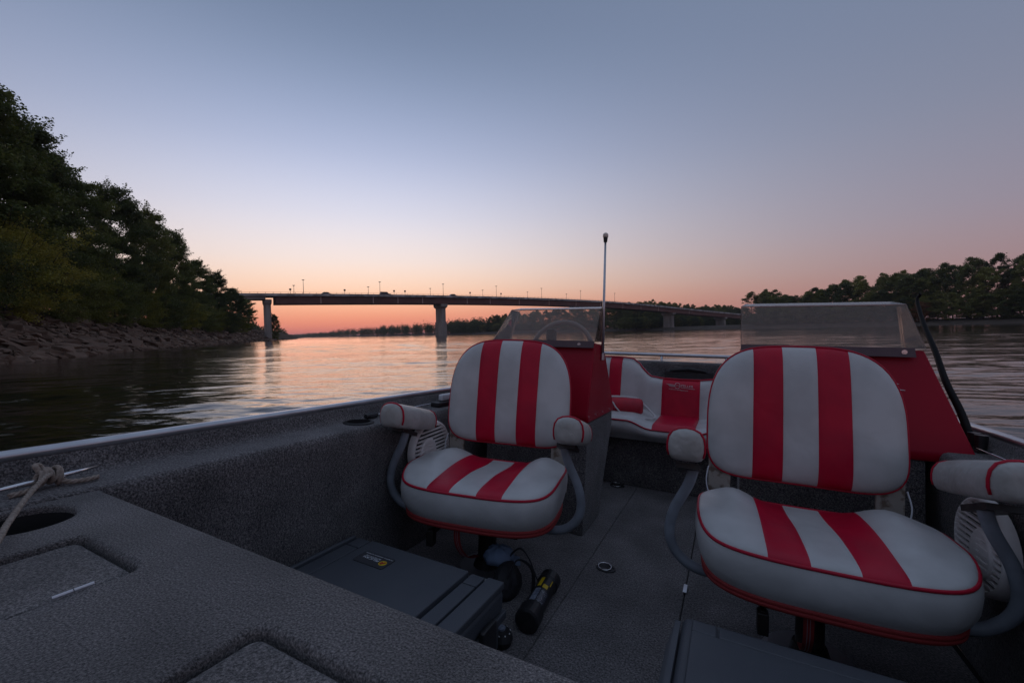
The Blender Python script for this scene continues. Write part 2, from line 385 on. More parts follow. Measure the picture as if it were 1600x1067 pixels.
def text_mesh(txt, size, mt, name, parent, mtx, depth=.0006, sx=1.0):
    cu = bpy.data.curves.new(name, 'FONT'); cu.body = txt; cu.size = size; cu.align_x = 'CENTER'; cu.align_y = 'CENTER'; cu.extrude = depth
    to = bpy.data.objects.new(name + '_tmp', cu); COL.objects.link(to)
    dg = bpy.context.evaluated_depsgraph_get(); dg.update()
    me = bpy.data.meshes.new_from_object(to.evaluated_get(dg)); bpy.data.objects.remove(to)
    me.materials.clear(); me.materials.append(mt)
    o = bpy.data.objects.new(name, me); COL.objects.link(o); o.parent = parent
    o.matrix_local = mtx @ Matrix.Diagonal((sx, 1, 1, 1))
    return o

# ------------------------------------------------------------------ terrain and water
LS = [(-19, -90), (-21, -20), (-24, 5), (-29.5, 25), (-43, 47), (-59, 79), (-74, 115), (-93, 163), (-112, 204), (-160, 320), (-206, 400), (-336, 690), (-720, 1440), (-1120, 2160)]
RS = [(235, -90), (228, 40), (206, 108), (182, 150), (161, 192), (148, 240), (139, 292), (127, 346), (88, 415), (22, 480), (-50, 545), (-120, 640), (-205, 760), (-375, 1000), (-768, 1600), (-1112, 2150)]
def resample(P, step):
    out = []
    for (a, b) in zip(P[:-1], P[1:]):
        L_ = math.hypot(b[0] - a[0], b[1] - a[1]); st = step if L_ < 130 else L_ / max(1, int(L_ / (step * 4)))
        n = max(1, int(L_ / st))
        for i in range(n): out.append((a[0] + (b[0] - a[0]) * i / n, a[1] + (b[1] - a[1]) * i / n))
    out.append(P[-1]); return out
def smooth_line(P, it):
    P = [Vector((p[0], p[1])) for p in P]
    for _ in range(it):
        P = [P[0]] + [(P[i - 1] + P[i] * 2 + P[i + 1]) / 4 for i in range(1, len(P) - 1)] + [P[-1]]
    return P
def bank_profile(d, kind, s):
    if kind == 'L':
        k = [(-6, -1.5), (-1, -.25), (.5, .12), (2, .7), (5, 2.1), (8, 3.7), (10.5, 4.9), (15, 5.7), (60, 7.0), (400, 9), (6000, 20)]
    else:
        k = [(-12, -1.5), (-2, -.3), (0, .05), (6, .5), (14, 1.3), (20, 2.3), (60, 3), (400, 5), (6000, 12)]
    for (a, b) in zip(k[:-1], k[1:]):
        if d <= b[0]: return a[1] + (b[1] - a[1]) * (d - a[0]) / (b[0] - a[0])
    return k[-1][1]
LINES = {}
def bank(P, side, name, mats, kind, offs, namp):
    Q = smooth_line(resample(P, 3.0), 4); LINES[kind] = Q
    rows = []
    for i, p in enumerate(Q):
        t = (Q[min(i + 1, len(Q) - 1)] - Q[max(i - 1, 0)]).normalized(); nn = Vector((-t.y, t.x)) * side
        r = []
        for d in offs:
            q = p + nn * d
            h = bank_profile(d, kind, i)
            k = max(0, min(1, (d + 1) / 4)) * min(1, 1)
            h += k * namp * (noise.noise(Vector((q.x * .25, q.y * .25, 0))) + .6 * noise.noise(Vector((q.x * .9, q.y * .9, 3))))
            r.append((q.x + (0 if abs(d) > 80 else .8 * noise.noise(Vector((q.x * .3, q.y * .3, 9)))), q.y, h))
        rows.append(r)
    b = MB(); b.loft(rows, cap=False, closed=False)
    o = b.build(name, mats, smooth=True); o['kind'] = 'structure'; return o
OFFS = [-6, -3, -1, 0, .7, 1.5, 2.5, 3.5, 4.5, 6, 7.5, 9, 10.5, 12, 14, 17, 22, 30, 60, 200, 900, 4000]
bank_l = bank(LS, 1, 'rocky_bank', M_SOIL, 'L', OFFS, .35)
bank_r = bank(RS, -1, 'sandy_bank', M_SAND, 'R', [-12, -5, -2, -.5, 1, 3, 6, 10, 14, 18, 24, 40, 120, 600, 4000], .18)

# the river surface: a fine fan of real ripples round the boat, coarser with distance, joined to one far sheet
def water_mesh():
    rng = np.random.default_rng(42)
    r = np.concatenate([np.geomspace(.5, 900, 1150), [1400, 2300, 4000, 9000]])
    a1 = np.radians(np.linspace(-64, 66, 430)); a2 = np.radians(np.linspace(66, 296, 60))[1:-1]
    a = np.concatenate([a1, a2]); na, nr = len(a), len(r)
    R_, A_ = np.meshgrid(r, a, indexing='ij'); X = R_ * np.sin(A_); Y = R_ * np.cos(A_)
    H = np.zeros_like(X); dr = np.gradient(r)[:, None]
    for k in range(70):
        lam = .13 * (60 ** (k / 69.0)) * rng.uniform(.9, 1.1)              # .22 m to 13 m
        th = rng.normal(0, .42) + (.15 if k % 3 else -.5); kx, ky = sin(th) * 2 * pi / lam, cos(th) * 2 * pi / lam
        slope = .0135 * (1.0 if lam < .6 else (.6 / lam) ** .45)
        amp = slope * lam / (2 * pi) * 1.4
        fade = np.clip((lam / np.maximum(dr, 1e-6) - 2.2) / 3.0, 0, 1)
        ph = rng.uniform(0, 2 * pi)
        wob = .6 * np.sin(X * .31 / lam ** .5 + Y * .17 + k) + .5 * np.sin(X * .11 - Y * .23 + 2 * k)
        H += amp * fade * np.sin(kx * X + ky * Y + ph + wob)
    gust = .62 + .46 * np.sin(X * .035 + Y * .09 + 1.1 * np.sin(Y * .031)) * np.sin(X * .013 - Y * .041 + .7) + .2 * np.sin(X * .21 + Y * .5)
    H *= np.clip(gust, .15, 1.2)
    H *= np.clip((R_ - .5) / 1.0, .3, 1)
    H -= np.clip((R_ - 1000) / 50, 0, 0)
    V = np.stack([X, Y, H], axis=2).reshape(-1, 3)
    ii, jj = np.meshgrid(np.arange(nr - 1), np.arange(na), indexing='ij'); jn = (jj + 1) % na
    F = np.stack([ii * na + jj, ii * na + jn, (ii + 1) * na + jn, (ii + 1) * na + jj], axis=2).reshape(-1, 4)[:, ::-1].astype(np.int32)
    V = np.vstack([V, [[0, 0, 0]]])
    nf = len(F); tri = np.array([[len(V) - 1, (j_ + 1) % na, j_] for j_ in range(na)], dtype=np.int32)
    me = bpy.data.meshes.new('water'); me.vertices.add(len(V)); me.vertices.foreach_set('co', V.astype(np.float32).ravel())
    me.loops.add(nf * 4 + len(tri) * 3); me.loops.foreach_set('vertex_index', np.concatenate([F.ravel(), tri.ravel()[:]]).astype(np.int32))
    st = np.concatenate([np.arange(nf) * 4, nf * 4 + np.arange(len(tri)) * 3]).astype(np.int32)
    me.polygons.add(nf + len(tri)); me.polygons.foreach_set('loop_start', st); me.polygons.foreach_set('loop_total', np.concatenate([np.full(nf, 4), np.full(len(tri), 3)]).astype(np.int32))
    me.polygons.foreach_set('use_smooth', np.ones(nf + len(tri), dtype=bool))
    me.materials.append(M_WATER); me.update(); me.validate(); return me
water = bpy.data.objects.new('water', water_mesh()); COL.objects.link(water); water['kind'] = 'structure'
bed = MB(); bed.add([(-9000, -6000, -1.6), (9000, -6000, -1.6), (9000, 9500, -1.6), (-9000, 9500, -1.6)], [(0, 1, 2, 3)])
o = bed.build('river_bed', M_SOIL); o['kind'] = 'structure'

def shore_point(kind, s_y, off):
    """point at distance off inland from the shoreline, where the shoreline has world y = s_y"""
    Q = LINES[kind]; side = 1 if kind == 'L' else -1
    for i in range(len(Q) - 1):
        if Q[i].y <= s_y <= Q[i + 1].y:
            t = (Q[i + 1] - Q[i]); f = (s_y - Q[i].y) / max(1e-6, t.y); t.normalize(); nn = Vector((-t.y, t.x)) * side
            p = Q[i].lerp(Q[i + 1], f) + nn * off
            return Vector((p.x, p.y, bank_profile(off, kind, 0)))
    return None

# ---- stones on the rocky bank
rock_meshes = []
for k in range(10):
    bm = bmesh.new()
    rr = random.Random(100 + k)
    for i in range(14):
        v = Vector((rr.gauss(0, 1), rr.gauss(0, 1), rr.gauss(0, 1))).normalized() * rr.uniform(.8, 1.1)
        bm.verts.new((v.x * .5, v.y * .36, v.z * rr.uniform(.15, .22)))
    bmesh.ops.convex_hull(bm, input=bm.verts)
    bmesh.ops.delete(bm, geom=[v for v in bm.verts if not v.link_faces], context='VERTS')
    me = bpy.data.meshes.new('stone'); bm.to_mesh(me); bm.free(); me.materials.append(M_ROCK); rock_meshes.append(me)
cand = []
rr = random.Random(5)
for i in range(6500):
    y = 14 + 216 * rr.random() ** 1.5; off = rr.uniform(-.6, 12.5)
    p = shore_point('L', y, off)
    if p is None: continue
    sz = min(2.6, rr.lognormvariate(-.12, .42)) * (1.15 if off < 5 else .95)
    cand.append((sz / p.length, p, sz, off))
cand.sort(key=lambda c: -c[0])
def stone_matrix(p, sz, off):
    tilt = radians(18) 
    return (Matrix.Translation(p + Vector((0, 0, .02 + .06 * sz))) @ Matrix.Rotation(rr.uniform(-.35, .35) - .2, 4, 'X') @ Matrix.Rotation(rr.uniform(-.1, .5), 4, 'Y')
            @ Matrix.Rotation(rr.uniform(0, 6.28), 4, 'Z') @ Matrix.Diagonal((sz * rr.uniform(.8, 1.4), sz, sz * rr.uniform(.9, 1.5), 1)))
nsing = 0; rest = MB()
for c in cand:
    mtx = stone_matrix(c[1], c[2], c[3]); me = rock_meshes[rr.randrange(10)]
    xi = c[1].x / max(.1, c[1].y)
    if nsing < 300 and -1.25 < xi < 0 and c[1].y > 5:
        o = bpy.data.objects.new('stone', me); COL.objects.link(o); o.parent = bank_l; o.matrix_local = mtx; nsing += 1
    else:
        rest.add([mtx @ v.co for v in me.vertices], [tuple(p.vertices) for p in me.polygons])
ro = rest.build('stone_scatter', M_ROCK, bank_l); ro['kind'] = 'stuff'

# ------------------------------------------------------------------ trees
def quads_mesh(name, C, size, rng, m, up_bias=.3, aspect=.55):
    n = len(C)
    d1 = rng.normal(size=(n, 3)); d1[:, 2] = d1[:, 2] * .6 - .25; d1 /= np.linalg.norm(d1, axis=1)[:, None]
    d2 = rng.normal(size=(n, 3)); d2 -= d1 * (d2 * d1).sum(1)[:, None]; d2 /= np.linalg.norm(d2, axis=1)[:, None]
    s = size * rng.uniform(.6, 1.3, size=(n, 1))
    v = np.stack([C - d1 * s * .5, C + d2 * s * aspect * .5 - d1 * s * .05, C + d1 * s * .5, C - d2 * s * aspect * .5 - d1 * s * .05], axis=1).reshape(-1, 3)
    me = bpy.data.meshes.new(name); me.vertices.add(4 * n); me.vertices.foreach_set('co', v.astype(np.float32).ravel())
    me.loops.add(4 * n); me.loops.foreach_set('vertex_index', np.arange(4 * n, dtype=np.int32))
    me.polygons.add(n); me.polygons.foreach_set('loop_start', np.arange(0, 4 * n, 4, dtype=np.int32)); me.polygons.foreach_set('loop_total', np.full(n, 4, dtype=np.int32))
    me.materials.append(m); me.update(); me.validate(); return me

def tree_meshes(seed, H, R, nleaf, lsize, lmat, low=.18, nlimb=18, clump=.95, trunkr=.28, fill=0, fbase=.05, plume=0):
    rng = np.random.default_rng(seed); rd = random.Random(seed)
    T = MB(); trunk = []
    lean = rd.uniform(-.06, .06), rd.uniform(-.06, .06)
    for i in range(8):
        f = i / 7; trunk.append(Vector((lean[0] * H * f + .25 * sin(f * 5 + seed), lean[1] * H * f + .25 * cos(f * 4 + seed), -.6 + H * .88 * f)))
    T.tube(trunk, [trunkr * (1 - .85 * i / 7) for i in range(8)], 7)
    cl = []
    for k in range(nlimb):
        f = low + (.97 - low) * (k + rd.random() * .7) / nlimb
        idx = min(6.99, f * 7 / .95); a = trunk[int(idx)].lerp(trunk[min(7, int(idx) + 1)], idx - int(idx))
        az = k * 2.4 + rd.uniform(-.4, .4)
        prof = (sin(min(1, (f - low * .3) / (1.02 - low * .3)) * pi * .93 + .16)) ** .7
        ln = R * prof * rd.uniform(.62, 1.18)
        rise = ln * rd.uniform(.15, .6) + f * ln * .35
        pts = []
        for j in range(6):
            g = j / 5
            pts.append(a + Vector((cos(az + .3 * g * rd.uniform(-1, 1)) * ln * g, sin(az) * ln * g, rise * g - (.25 * ln * g * g if f < .6 else 0))))
        r0 = trunkr * .42 * (1.1 - f)
        T.tube(pts, [max(.012, r0 * (1 - .85 * j / 5)) for j in range(6)], 5)
        for j in range(2, 6):
            cl.append((pts[j], clump * (.65 + .25 * j / 5) * rd.uniform(.7, 1.25)))
        for q in range(5):
            b = pts[rd.randint(2, 4)]; az2 = az + rd.uniform(-1.3, 1.3); l2 = ln * rd.uniform(.25, .5)
            e = b + Vector((cos(az2) * l2, sin(az2) * l2, l2 * rd.uniform(-.1, .75)))
            T.tube([b, b.lerp(e, .5) + Vector((0, 0, .1 * l2)), e], [max(.01, r0 * .4), max(.008, r0 * .25), .006], 4)
            cl.append((e, clump * rd.uniform(.45, 1.0))); cl.append((b.lerp(e, .6), clump * rd.uniform(.5, .9)))
    top = trunk[-1]
    for q in range(5): cl.append((top + Vector((rd.uniform(-1, 1), rd.uniform(-1, 1), rd.uniform(-.5, .09 * H))) * .9, clump * rd.uniform(.5, .9)))
    for q in range(fill):                       # foliage clumps over the whole envelope of the crown
        f = fbase + (1 - fbase) * rd.random() ** .9
        pr = R * (sin(min(1, f * .93 + .07) * pi * .9 + .22)) ** .75 if f < .98 else .1 * R
        az = rd.uniform(0, 2 * pi); k_ = rd.uniform(.35, 1.0) ** .6 * (1 + .16 * sin(3 * az + seed) + .10 * sin(7 * az + 9 * f + seed))
        cl.append((Vector((trunk[3].x + cos(az) * pr * k_, trunk[3].y + sin(az) * pr * k_, H * f * .97)), clump * rd.uniform(.45, .95)))
    for q in range(plume):                      # feathery shoots standing out of the outline
        f = rd.uniform(.35, 1.0); az = rd.uniform(0, 2 * pi); pr = R * (sin(min(1, f * .93 + .07) * pi * .9 + .22)) ** .75
        a = Vector((cos(az) * pr * .85, sin(az) * pr * .85, H * f * .95)); dd = Vector((cos(az) * rd.uniform(.3, .9), sin(az) * rd.uniform(.3, .9), rd.uniform(.4, 1.0))).normalized() * rd.uniform(1.0, 2.2)
        T.tube([a, a + dd * .55 + Vector((0, 0, .08)), a + dd], [.03, .02, .006], 3)
        for g_ in (.35, .6, .82, 1.0): cl.append((a + dd * g_, clump * (.42 - .26 * g_)))
    w = np.array([c[1] ** 1.7 for c in cl]); w /= w.sum()
    ids = rng.choice(len(cl), size=nleaf, p=w)
    P = np.array([list(c[0]) for c in cl])[ids]; rad = np.array([c[1] for c in cl])[ids][:, None]
    g = rng.normal(size=(nleaf, 3)); g /= np.linalg.norm(g, axis=1)[:, None]; rr_ = rng.uniform(0, 1, size=(nleaf, 1)) ** .45
    C = P + g * rr_ * rad * np.array([1.15, 1.15, .62]) + rng.normal(size=(nleaf, 3)) * .12
    C[:, 2] -= .25 * rad[:, 0] * (np.abs(g[:, 0]) + np.abs(g[:, 1])) * rr_[:, 0]
    tm = T.build('trunk', M_BARK, smooth=True); me = tm.data; bpy.data.objects.remove(tm)
    return me, quads_mesh('crown', C, lsize, rng, lmat)

def plant(protos, i, loc, sc, rz, name, label, cat, group=None, crown_mat=None):
    r = thing(name, label, cat, loc, rz, group)
    r.scale = (sc[0], sc[0], sc[1])
    tm, cmesh = protos[i]
    a = bpy.data.objects.new('trunk', tm); COL.objects.link(a); a.parent = r
    b = bpy.data.objects.new('crown', cmesh); COL.objects.link(b); b.parent = r
    if crown_mat:
        b.data = cmesh; b.material_slots[0].link = 'OBJECT'; b.material_slots[0].material = crown_mat
    return r
# prototypes are 20 m tall
NEAR = [tree_meshes(11, 20, 4.6, 60000, .27, M_LEAF, clump=1.0, nlimb=26, fill=240, plume=60), tree_meshes(12, 20, 4.0, 60000, .26, M_LEAF, clump=.9, nlimb=28, fill=260, plume=70),
        tree_meshes(13, 20, 5.0, 60000, .28, M_LEAF, clump=1.05, nlimb=24, fill=230, plume=60)]
BUSH = [tree_meshes(21, 8, 3.8, 30000, .17, M_LEAFY, low=.02, clump=.75, nlimb=26, trunkr=.12, fill=150, plume=50), tree_meshes(22, 8, 4.0, 30000, .18, M_LEAF, low=.02, clump=.8, nlimb=26, trunkr=.12, fill=150, plume=40)]
FAR = [tree_meshes(31, 20, 5.6, 15000, .44, M_LEAFF, low=.06, clump=1.05, nlimb=14, fill=210), tree_meshes(32, 20, 4.8, 15000, .42, M_LEAFF, low=.05, clump=.95, nlimb=14, fill=210),
       tree_meshes(33, 20, 6.4, 16000, .46, M_LEAFF, low=.08, clump=1.1, nlimb=14, fill=210), tree_meshes(34, 20, 5.2, 15000, .44, M_LEAFF, low=.12, clump=1.0, nlimb=14, fill=190, fbase=.1)]

rt = random.Random(3)
left_trees = [  # shoreline y, inland offset, proto, height, width, label
    (18, 12, 1, 18, 1.4, 'tall tree on the rocky bank beside the boat, nearest the camera'),
    (33, 12, 0, 20, 1.4, 'tall dark tree at the near end of the rocky bank beyond the boat bow'),
    (49, 12, 2, 24.5, 1.3, 'tallest dark leafy tree of the rocky bank, at the edge of the view'),
    (58, 11.5, 1, 25.5, 1.2, 'tall tree with a ragged crown next to the tallest bank tree'),
    (67, 12, 0, 23.5, 1.05, 'broad dark green tree high on the rocky bank, third from the tallest'),
    (79, 10.5, 2, 25.5, .98, 'dark tree with sky gaps showing through its upper branches'),
    (91, 10.5, 1, 25, 1.12, 'tree whose feathery branch tips reach out over the river sky'),
    (104, 10.5, 0, 24, 1.0, 'green tree midway along the rocky bank above the low bushes'),
    (119, 10, 2, 20, .9, 'round topped green tree halfway between boat and bridge'),
    (135, 9.5, 1, 19.5, .95, 'dark tree with a spiky top short of the bridge'),
    (152, 9, 0, 16.5, .9, 'last tree in front of the bank pier of the bridge'),
    (168, 8.5, 2, 14.5, .85, 'small dark tree beside the bank pier of the bridge'),
    (200, 1, 1, 13.8, .62, 'small tree behind the bank pier under the bridge deck'),
    (-8, 13, 2, 23, 1.3, 'tall tree on the rocky bank upstream of the boat')]
for (sy, off, pi_, h, wf, lb) in left_trees:
    p = shore_point('L', sy, off)
    plant(NEAR, pi_, (p.x, p.y, p.z - .3), (wf, (h - 1.4) / 20), rt.uniform(0, 6.28), 'riverbank_tree', lb, 'tree', 'tall trees on the rocky bank')
# second row deeper in the wood closes the gaps
for k in range(11):
    sy = 52 + k * 11.5 + rt.uniform(-3, 3); p = shore_point('L', sy, 20 + rt.uniform(-2, 4))
    plant(NEAR, k % 3, (p.x, p.y, p.z - .3), (1.15, rt.uniform(.68, .8) * (1 if k < 7 else .8)), rt.uniform(0, 6.28), 'riverbank_tree', 'dark tree standing back in the wood behind the rocky bank treeline', 'tree', 'trees deeper in the wood of the rocky bank')
bush_spots = [(8, 9.5, 1, .8), (19, 10, 0, .95), (27, 9, 1, .8), (34, 9.5, 0, 1.05), (41, 8.5, 1, .95), (47, 9, 0, 1.3), (55, 8.5, 1, .95), (63, 8.5, 0, 1.15), (72, 8.5, 1, 1.0),
              (81, 8, 0, 1.05), (91, 8, 1, 1.05), (102, 8, 0, 1.0), (113, 7.5, 1, 1.0), (125, 7.5, 0, .95), (138, 7.5, 1, .95), (150, 7, 0, .85)]
pos = ['at the near end of the rocks', 'under the tallest bank tree', 'beside the bleached dead branch', 'spreading yellow green over the rocks past the dead branch', 'between two willows on the rocks',
       'largest and yellowest of the bank willows', 'low on the rocks past the yellow willow', 'overhanging the stones midway to the bridge', 'with drooping twigs midway to the bridge',
       'olive toned, over the narrow part of the rocks', 'in the row before the spiky topped tree', 'at the narrowing rocks short of the bridge', 'fourth before the bank pier', 'third before the bank pier',
       'second before the bank pier', 'nearest the bank pier of the bridge']
for i, (sy, off, pi_, sc) in enumerate(bush_spots):
    p = shore_point('L', sy, off)
    plant(BUSH, pi_, (p.x, p.y, p.z - .5), (sc, sc * .92), rt.uniform(0, 6.28), 'willow_bush', 'leafy bush ' + pos[i], 'bush', 'bushes along the top of the rocks')

# bleached dead branch sticking out of the bushes
p = shore_point('L', 39.5, 6.8)
d = MB(); d.tube([(0, 0, -.6), (.05, 0, .5), (-.1, .1, 1.3), (0, 0, 2.0)], [.09, .08, .07, .06], 7)
d.tube([(0, 0, 1.9), (.35, .05, 2.3), (.75, 0, 3.0)], [.06, .05, .02], 6); d.tube([(0, 0, 1.95), (-.45, 0, 2.4), (-.7, 0, 2.75)], [.06, .05, .02], 6)
o = d.build('dead_branch', M_DEAD, smooth=True); solo(o, 'bleached forked dead branch standing up from the rocky bank', 'branch', (p.x, p.y, p.z), -.8, boat=False)

# the far bank: trees one by one where they can be told apart
def far_height(y):
    k = [(-200, 22), (60, 24), (140, 27), (160, 27.5), (195, 25.5), (230, 25.5), (243, 22.5), (260, 19.5), (272, 21), (283, 24.5), (300, 25), (318, 18), (345, 19), (362, 24), (400, 27.5), (430, 30), (470, 28), (520, 25), (570, 24)]
    for (a, b) in zip(k[:-1], k[1:]):
        if y <= b[0]: return a[1] + (b[1] - a[1]) * (y - a[0]) / (b[0] - a[0])
    return 19
def in_bridge_way(p):
    dx, dy = p.x + 108.0, p.y - 190.5; s_ = dx * .812 + dy * .582; c_ = -dx * .582 + dy * .812
    return (-6 < c_ < 19 and s_ < 470) or (c_ <= -6 and 235 < s_ and p.x / p.y < .555 and p.y > 250)
def where(y):
    if y < 150: return ', past the black pole'
    if y < 215: return ', beside the orange bush'
    if y < 285: return ', above the plain console windshield'
    if y < 345: return ', where the bridge lands'
    if y < 390: return ', by the landing pier'
    if y < 445: return ', between mast and landing pier'
    return ', beyond the wheel side windshield'
def far_row(y0, y1, step, off0, hf, wf, label, group):
    y = y0
    while y < y1:
        p = shore_point('R', y, off0 + rt.uniform(-2.5, 2.5))
        if p is not None and not in_bridge_way(p):
            h = far_height(y) * rt.uniform(*hf); k = rt.randrange(4)
            plant(FAR, k, (p.x, p.y, p.z - .4), (wf * rt.uniform(.85, 1.2), h / 20), rt.uniform(0, 6.28), 'far_bank_tree', label + where(y), 'tree', group)
        y += step * rt.uniform(.75, 1.25)
B0x = Vector((-108.0, 190.5))
G1 = 'trees along the sandy far bank'
far_row(-60, 292, 5.4, 28, (.74, .98), 1.1, 'dark front row tree on the sandy far bank', G1)
far_row(-60, 290, 7.5, 38, (.90, 1.06), 1.15, 'taller back row tree on the sandy far bank', G1 + ', back row')
far_row(60, 300, 4.2, 21, (.32, .62), 1.05, 'low shrub on the sandy far bank', G1 + ', shrubs')
for (c_, hk, nm, gr) in ((23, .42, 'low shrub just behind the bridge landing', 'shrubs behind the bridge landing'), (34, .92, 'front row tree just behind the bridge landing', 'trees behind the bridge landing'), (50, 1.0, 'back row tree just behind the bridge landing', 'trees behind the bridge landing, back row')):
    s_ = 268
    while s_ < 500:
        q = B0x + Vector((.812, .582)) * s_ + Vector((-.582, .812)) * (c_ + rt.uniform(-3, 3)); hh = 25.5 * hk * rt.uniform(.85, 1.08)
        if s_ > 285 or hk < .9: plant(FAR, rt.randrange(4), (q.x, q.y, 1.8), (rt.uniform(.95, 1.25), hh / 20), rt.uniform(0, 6.28), 'far_bank_tree', nm, 'tree', gr)
        s_ += 7.0 * rt.uniform(.8, 1.2)
far_row(335, 565, 7.5, 42, (.72, .98), 1.2, 'front row tree behind the bridge', 'trees behind the bridge')
far_row(335, 565, 8, 54, (.86, 1.05), 1.25, 'back row tree behind the bridge', 'trees behind the bridge, back row')
far_row(340, 565, 6, 33, (.30, .5), 1.15, 'low shrub behind the bridge', 'trees behind the bridge, shrubs')
p = shore_point('R', 281, 30); plant(FAR, 3, (p.x, p.y, p.z - .4), (.95, 1.22), 1, 'far_bank_tree', 'tall tree standing apart where the bridge reaches the far trees', 'tree')
p = shore_point('R', 181, 15); plant(FAR, 1, (p.x - 1, p.y, p.z), (.75, .46), 2, 'orange_bush', 'orange autumn bush on the far bank beside the curved black pole', 'bush', crown_mat=M_LEAFO)

# beyond that a far wood that reads as one mass
rng = np.random.default_rng(77); Cw = []
Q = LINES['R']
for i in range(len(Q) - 1):
    if Q[i].y < 560: continue
    a, b = Q[i], Q[i + 1]; t = (b - a).normalized(); nn = Vector((t.y, -t.x)); nt_ = max(1, int((b - a).length / 7))
    for k in range(nt_ * 3):
        c = a.lerp(b, random.random()) + nn * random.uniform(12, 60); hh = random.uniform(15, 23) * (1 if c.y < 1300 else .8); n_ = 200 if c.y < 1000 else 90
        g = rng.normal(size=(n_, 3)); g /= np.linalg.norm(g, axis=1)[:, None]; g *= rng.uniform(0, 1, size=(n_, 1)) ** .4
        Cw.append(g * np.array([6.2, 6.2, hh * .5]) * (1 + .12 * rng.normal(size=(n_, 1))) + np.array([c.x, c.y, hh * .5 + 1.0]))
Q = LINES['L']
for i in range(len(Q) - 1):
    if Q[i].y < 225: continue
    a, b = Q[i], Q[i + 1]; t = (b - a).normalized(); nn = Vector((-t.y, t.x)); nt_ = max(1, int((b - a).length / 9))
    for k in range(nt_):
        c = a.lerp(b, random.random()) + nn * random.uniform(30, 70); hh = random.uniform(10, 16); n_ = 200
        g = rng.normal(size=(n_, 3)); g /= np.linalg.norm(g, axis=1)[:, None]; g *= rng.uniform(0, 1, size=(n_, 1)) ** .4
        Cw.append(g * np.array([6, 6, hh * .5]) + np.array([c.x, c.y, hh * .5 + 1.5]))
fw = bpy.data.objects.new('far_wood', quads_mesh('far_wood', np.concatenate(Cw), 2.0, rng, M_LEAFF)); COL.objects.link(fw)
fw['kind'] = 'stuff'; tag(fw, 'distant wooded bank curving away under the bridge', 'wood')

# ------------------------------------------------------------------ bridge
BD = Vector((.812, .582)).normalized(); BN = Vector((-BD.y, BD.x))      # along, across (away from the boat)
B0 = Vector((-108.0, 190.5))                                             # at the bank pier
def deck_z(s):                                                           # top of deck along the bridge, s metres from the bank pier
    k = [(-140, 17.0), (-6, 20.4), (32, 21.6), (88, 22.5), (133, 23.0), (195, 22.9), (260, 21.6), (312, 18.8), (395, 15.2), (520, 10), (640, 5)]
    for (a, b) in zip(k[:-1], k[1:]):
        if s <= b[0]: return a[1] + (b[1] - a[1]) * (s - a[0]) / (b[0] - a[0])
    return k[-1][1]
ks = list(range(-140, 641, 10)); zs = {s: sum(deck_z(s + q) for q in range(-40, 41, 8)) / 11 for s in ks}
def dz(s):
    a = max(-140, min(630, int(s // 10) * 10)); return zs[a] + (zs[a + 10] - zs[a]) * (s - a) / 10
def bp(s, c, z): q = B0 + BD * s + BN * c; return (q.x, q.y, z)
br = thing('highway_bridge', 'long red steel girder highway bridge crossing the river on concrete piers', 'bridge', (B0.x, B0.y, 0))
org = (B0.x, B0.y, 0)
def strip(name, m, s0, s1, c0, c1, za, zb, step=10, parent=br):
    b = MB(); n = max(1, int(round((s1 - s0) / step))); rings = []
    for i in range(n + 1):
        s = s0 + (s1 - s0) * i / n; z = dz(s); rings.append([bp(s, c0, z + za), bp(s, c1, z + za), bp(s, c1, z + zb), bp(s, c0, z + zb)])
    b.loft(rings); return b.build(name, m, parent, org=org)
W = 11.5
strip('deck_slab', M_CONCD, -138, 600, 0, W, -.75, -.05)
strip('barrier', M_CONCD, -138, 600, 0.002, .35, -.048, .42)
strip('barrier', M_CONCD, -138, 600, W - .35, W - .002, -.048, .42)
strip('road_surface', M_POLE, -138, 600, .36, W - .36, -.046, .02)
for c in (1.2, 4.2, 7.2, 10.2):
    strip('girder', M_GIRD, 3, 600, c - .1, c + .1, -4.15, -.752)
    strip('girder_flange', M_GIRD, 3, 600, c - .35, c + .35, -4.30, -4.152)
for c in (1.2, 4.2, 7.2, 10.2):
    strip('approach_beam', M_CONC, -138, -1, c - .25, c + .25, -2.1, -.752)
strip('hand_rail', M_POLE, -138, 600, .12, .2, .98, 1.06)
strip('hand_rail', M_POLE, -138, 600, W - .2, W - .12, .98, 1.06)
b = MB()
for s in range(-136, 600, 3):
    for c in (.16, W - .16):
        z = dz(s); x0, y0, _ = bp(s, c, 0); b.box((x0 - .05 - org[0], y0 - .05 - org[1], z + .42), (x0 + .05 - org[0], y0 + .05 - org[1], z + 1.0))
o = b.build('railing_post', M_POLE, br); o['kind'] = 'stuff'
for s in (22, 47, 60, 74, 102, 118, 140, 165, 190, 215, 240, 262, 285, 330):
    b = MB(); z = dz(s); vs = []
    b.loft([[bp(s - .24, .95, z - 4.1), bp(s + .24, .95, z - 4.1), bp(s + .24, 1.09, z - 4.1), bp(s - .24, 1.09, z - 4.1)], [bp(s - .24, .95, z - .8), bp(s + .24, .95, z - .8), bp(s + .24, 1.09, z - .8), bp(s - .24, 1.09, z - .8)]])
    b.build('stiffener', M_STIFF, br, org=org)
def rrect(s, c0, c1, ls, z, ch):
    return [bp(s - ls + ch, c0, z), bp(s + ls - ch, c0, z), bp(s + ls, c0 + ch, z), bp(s + ls, c1 - ch, z), bp(s + ls - ch, c1, z), bp(s - ls + ch, c1, z), bp(s - ls, c1 - ch, z), bp(s - ls, c0 + ch, z)]
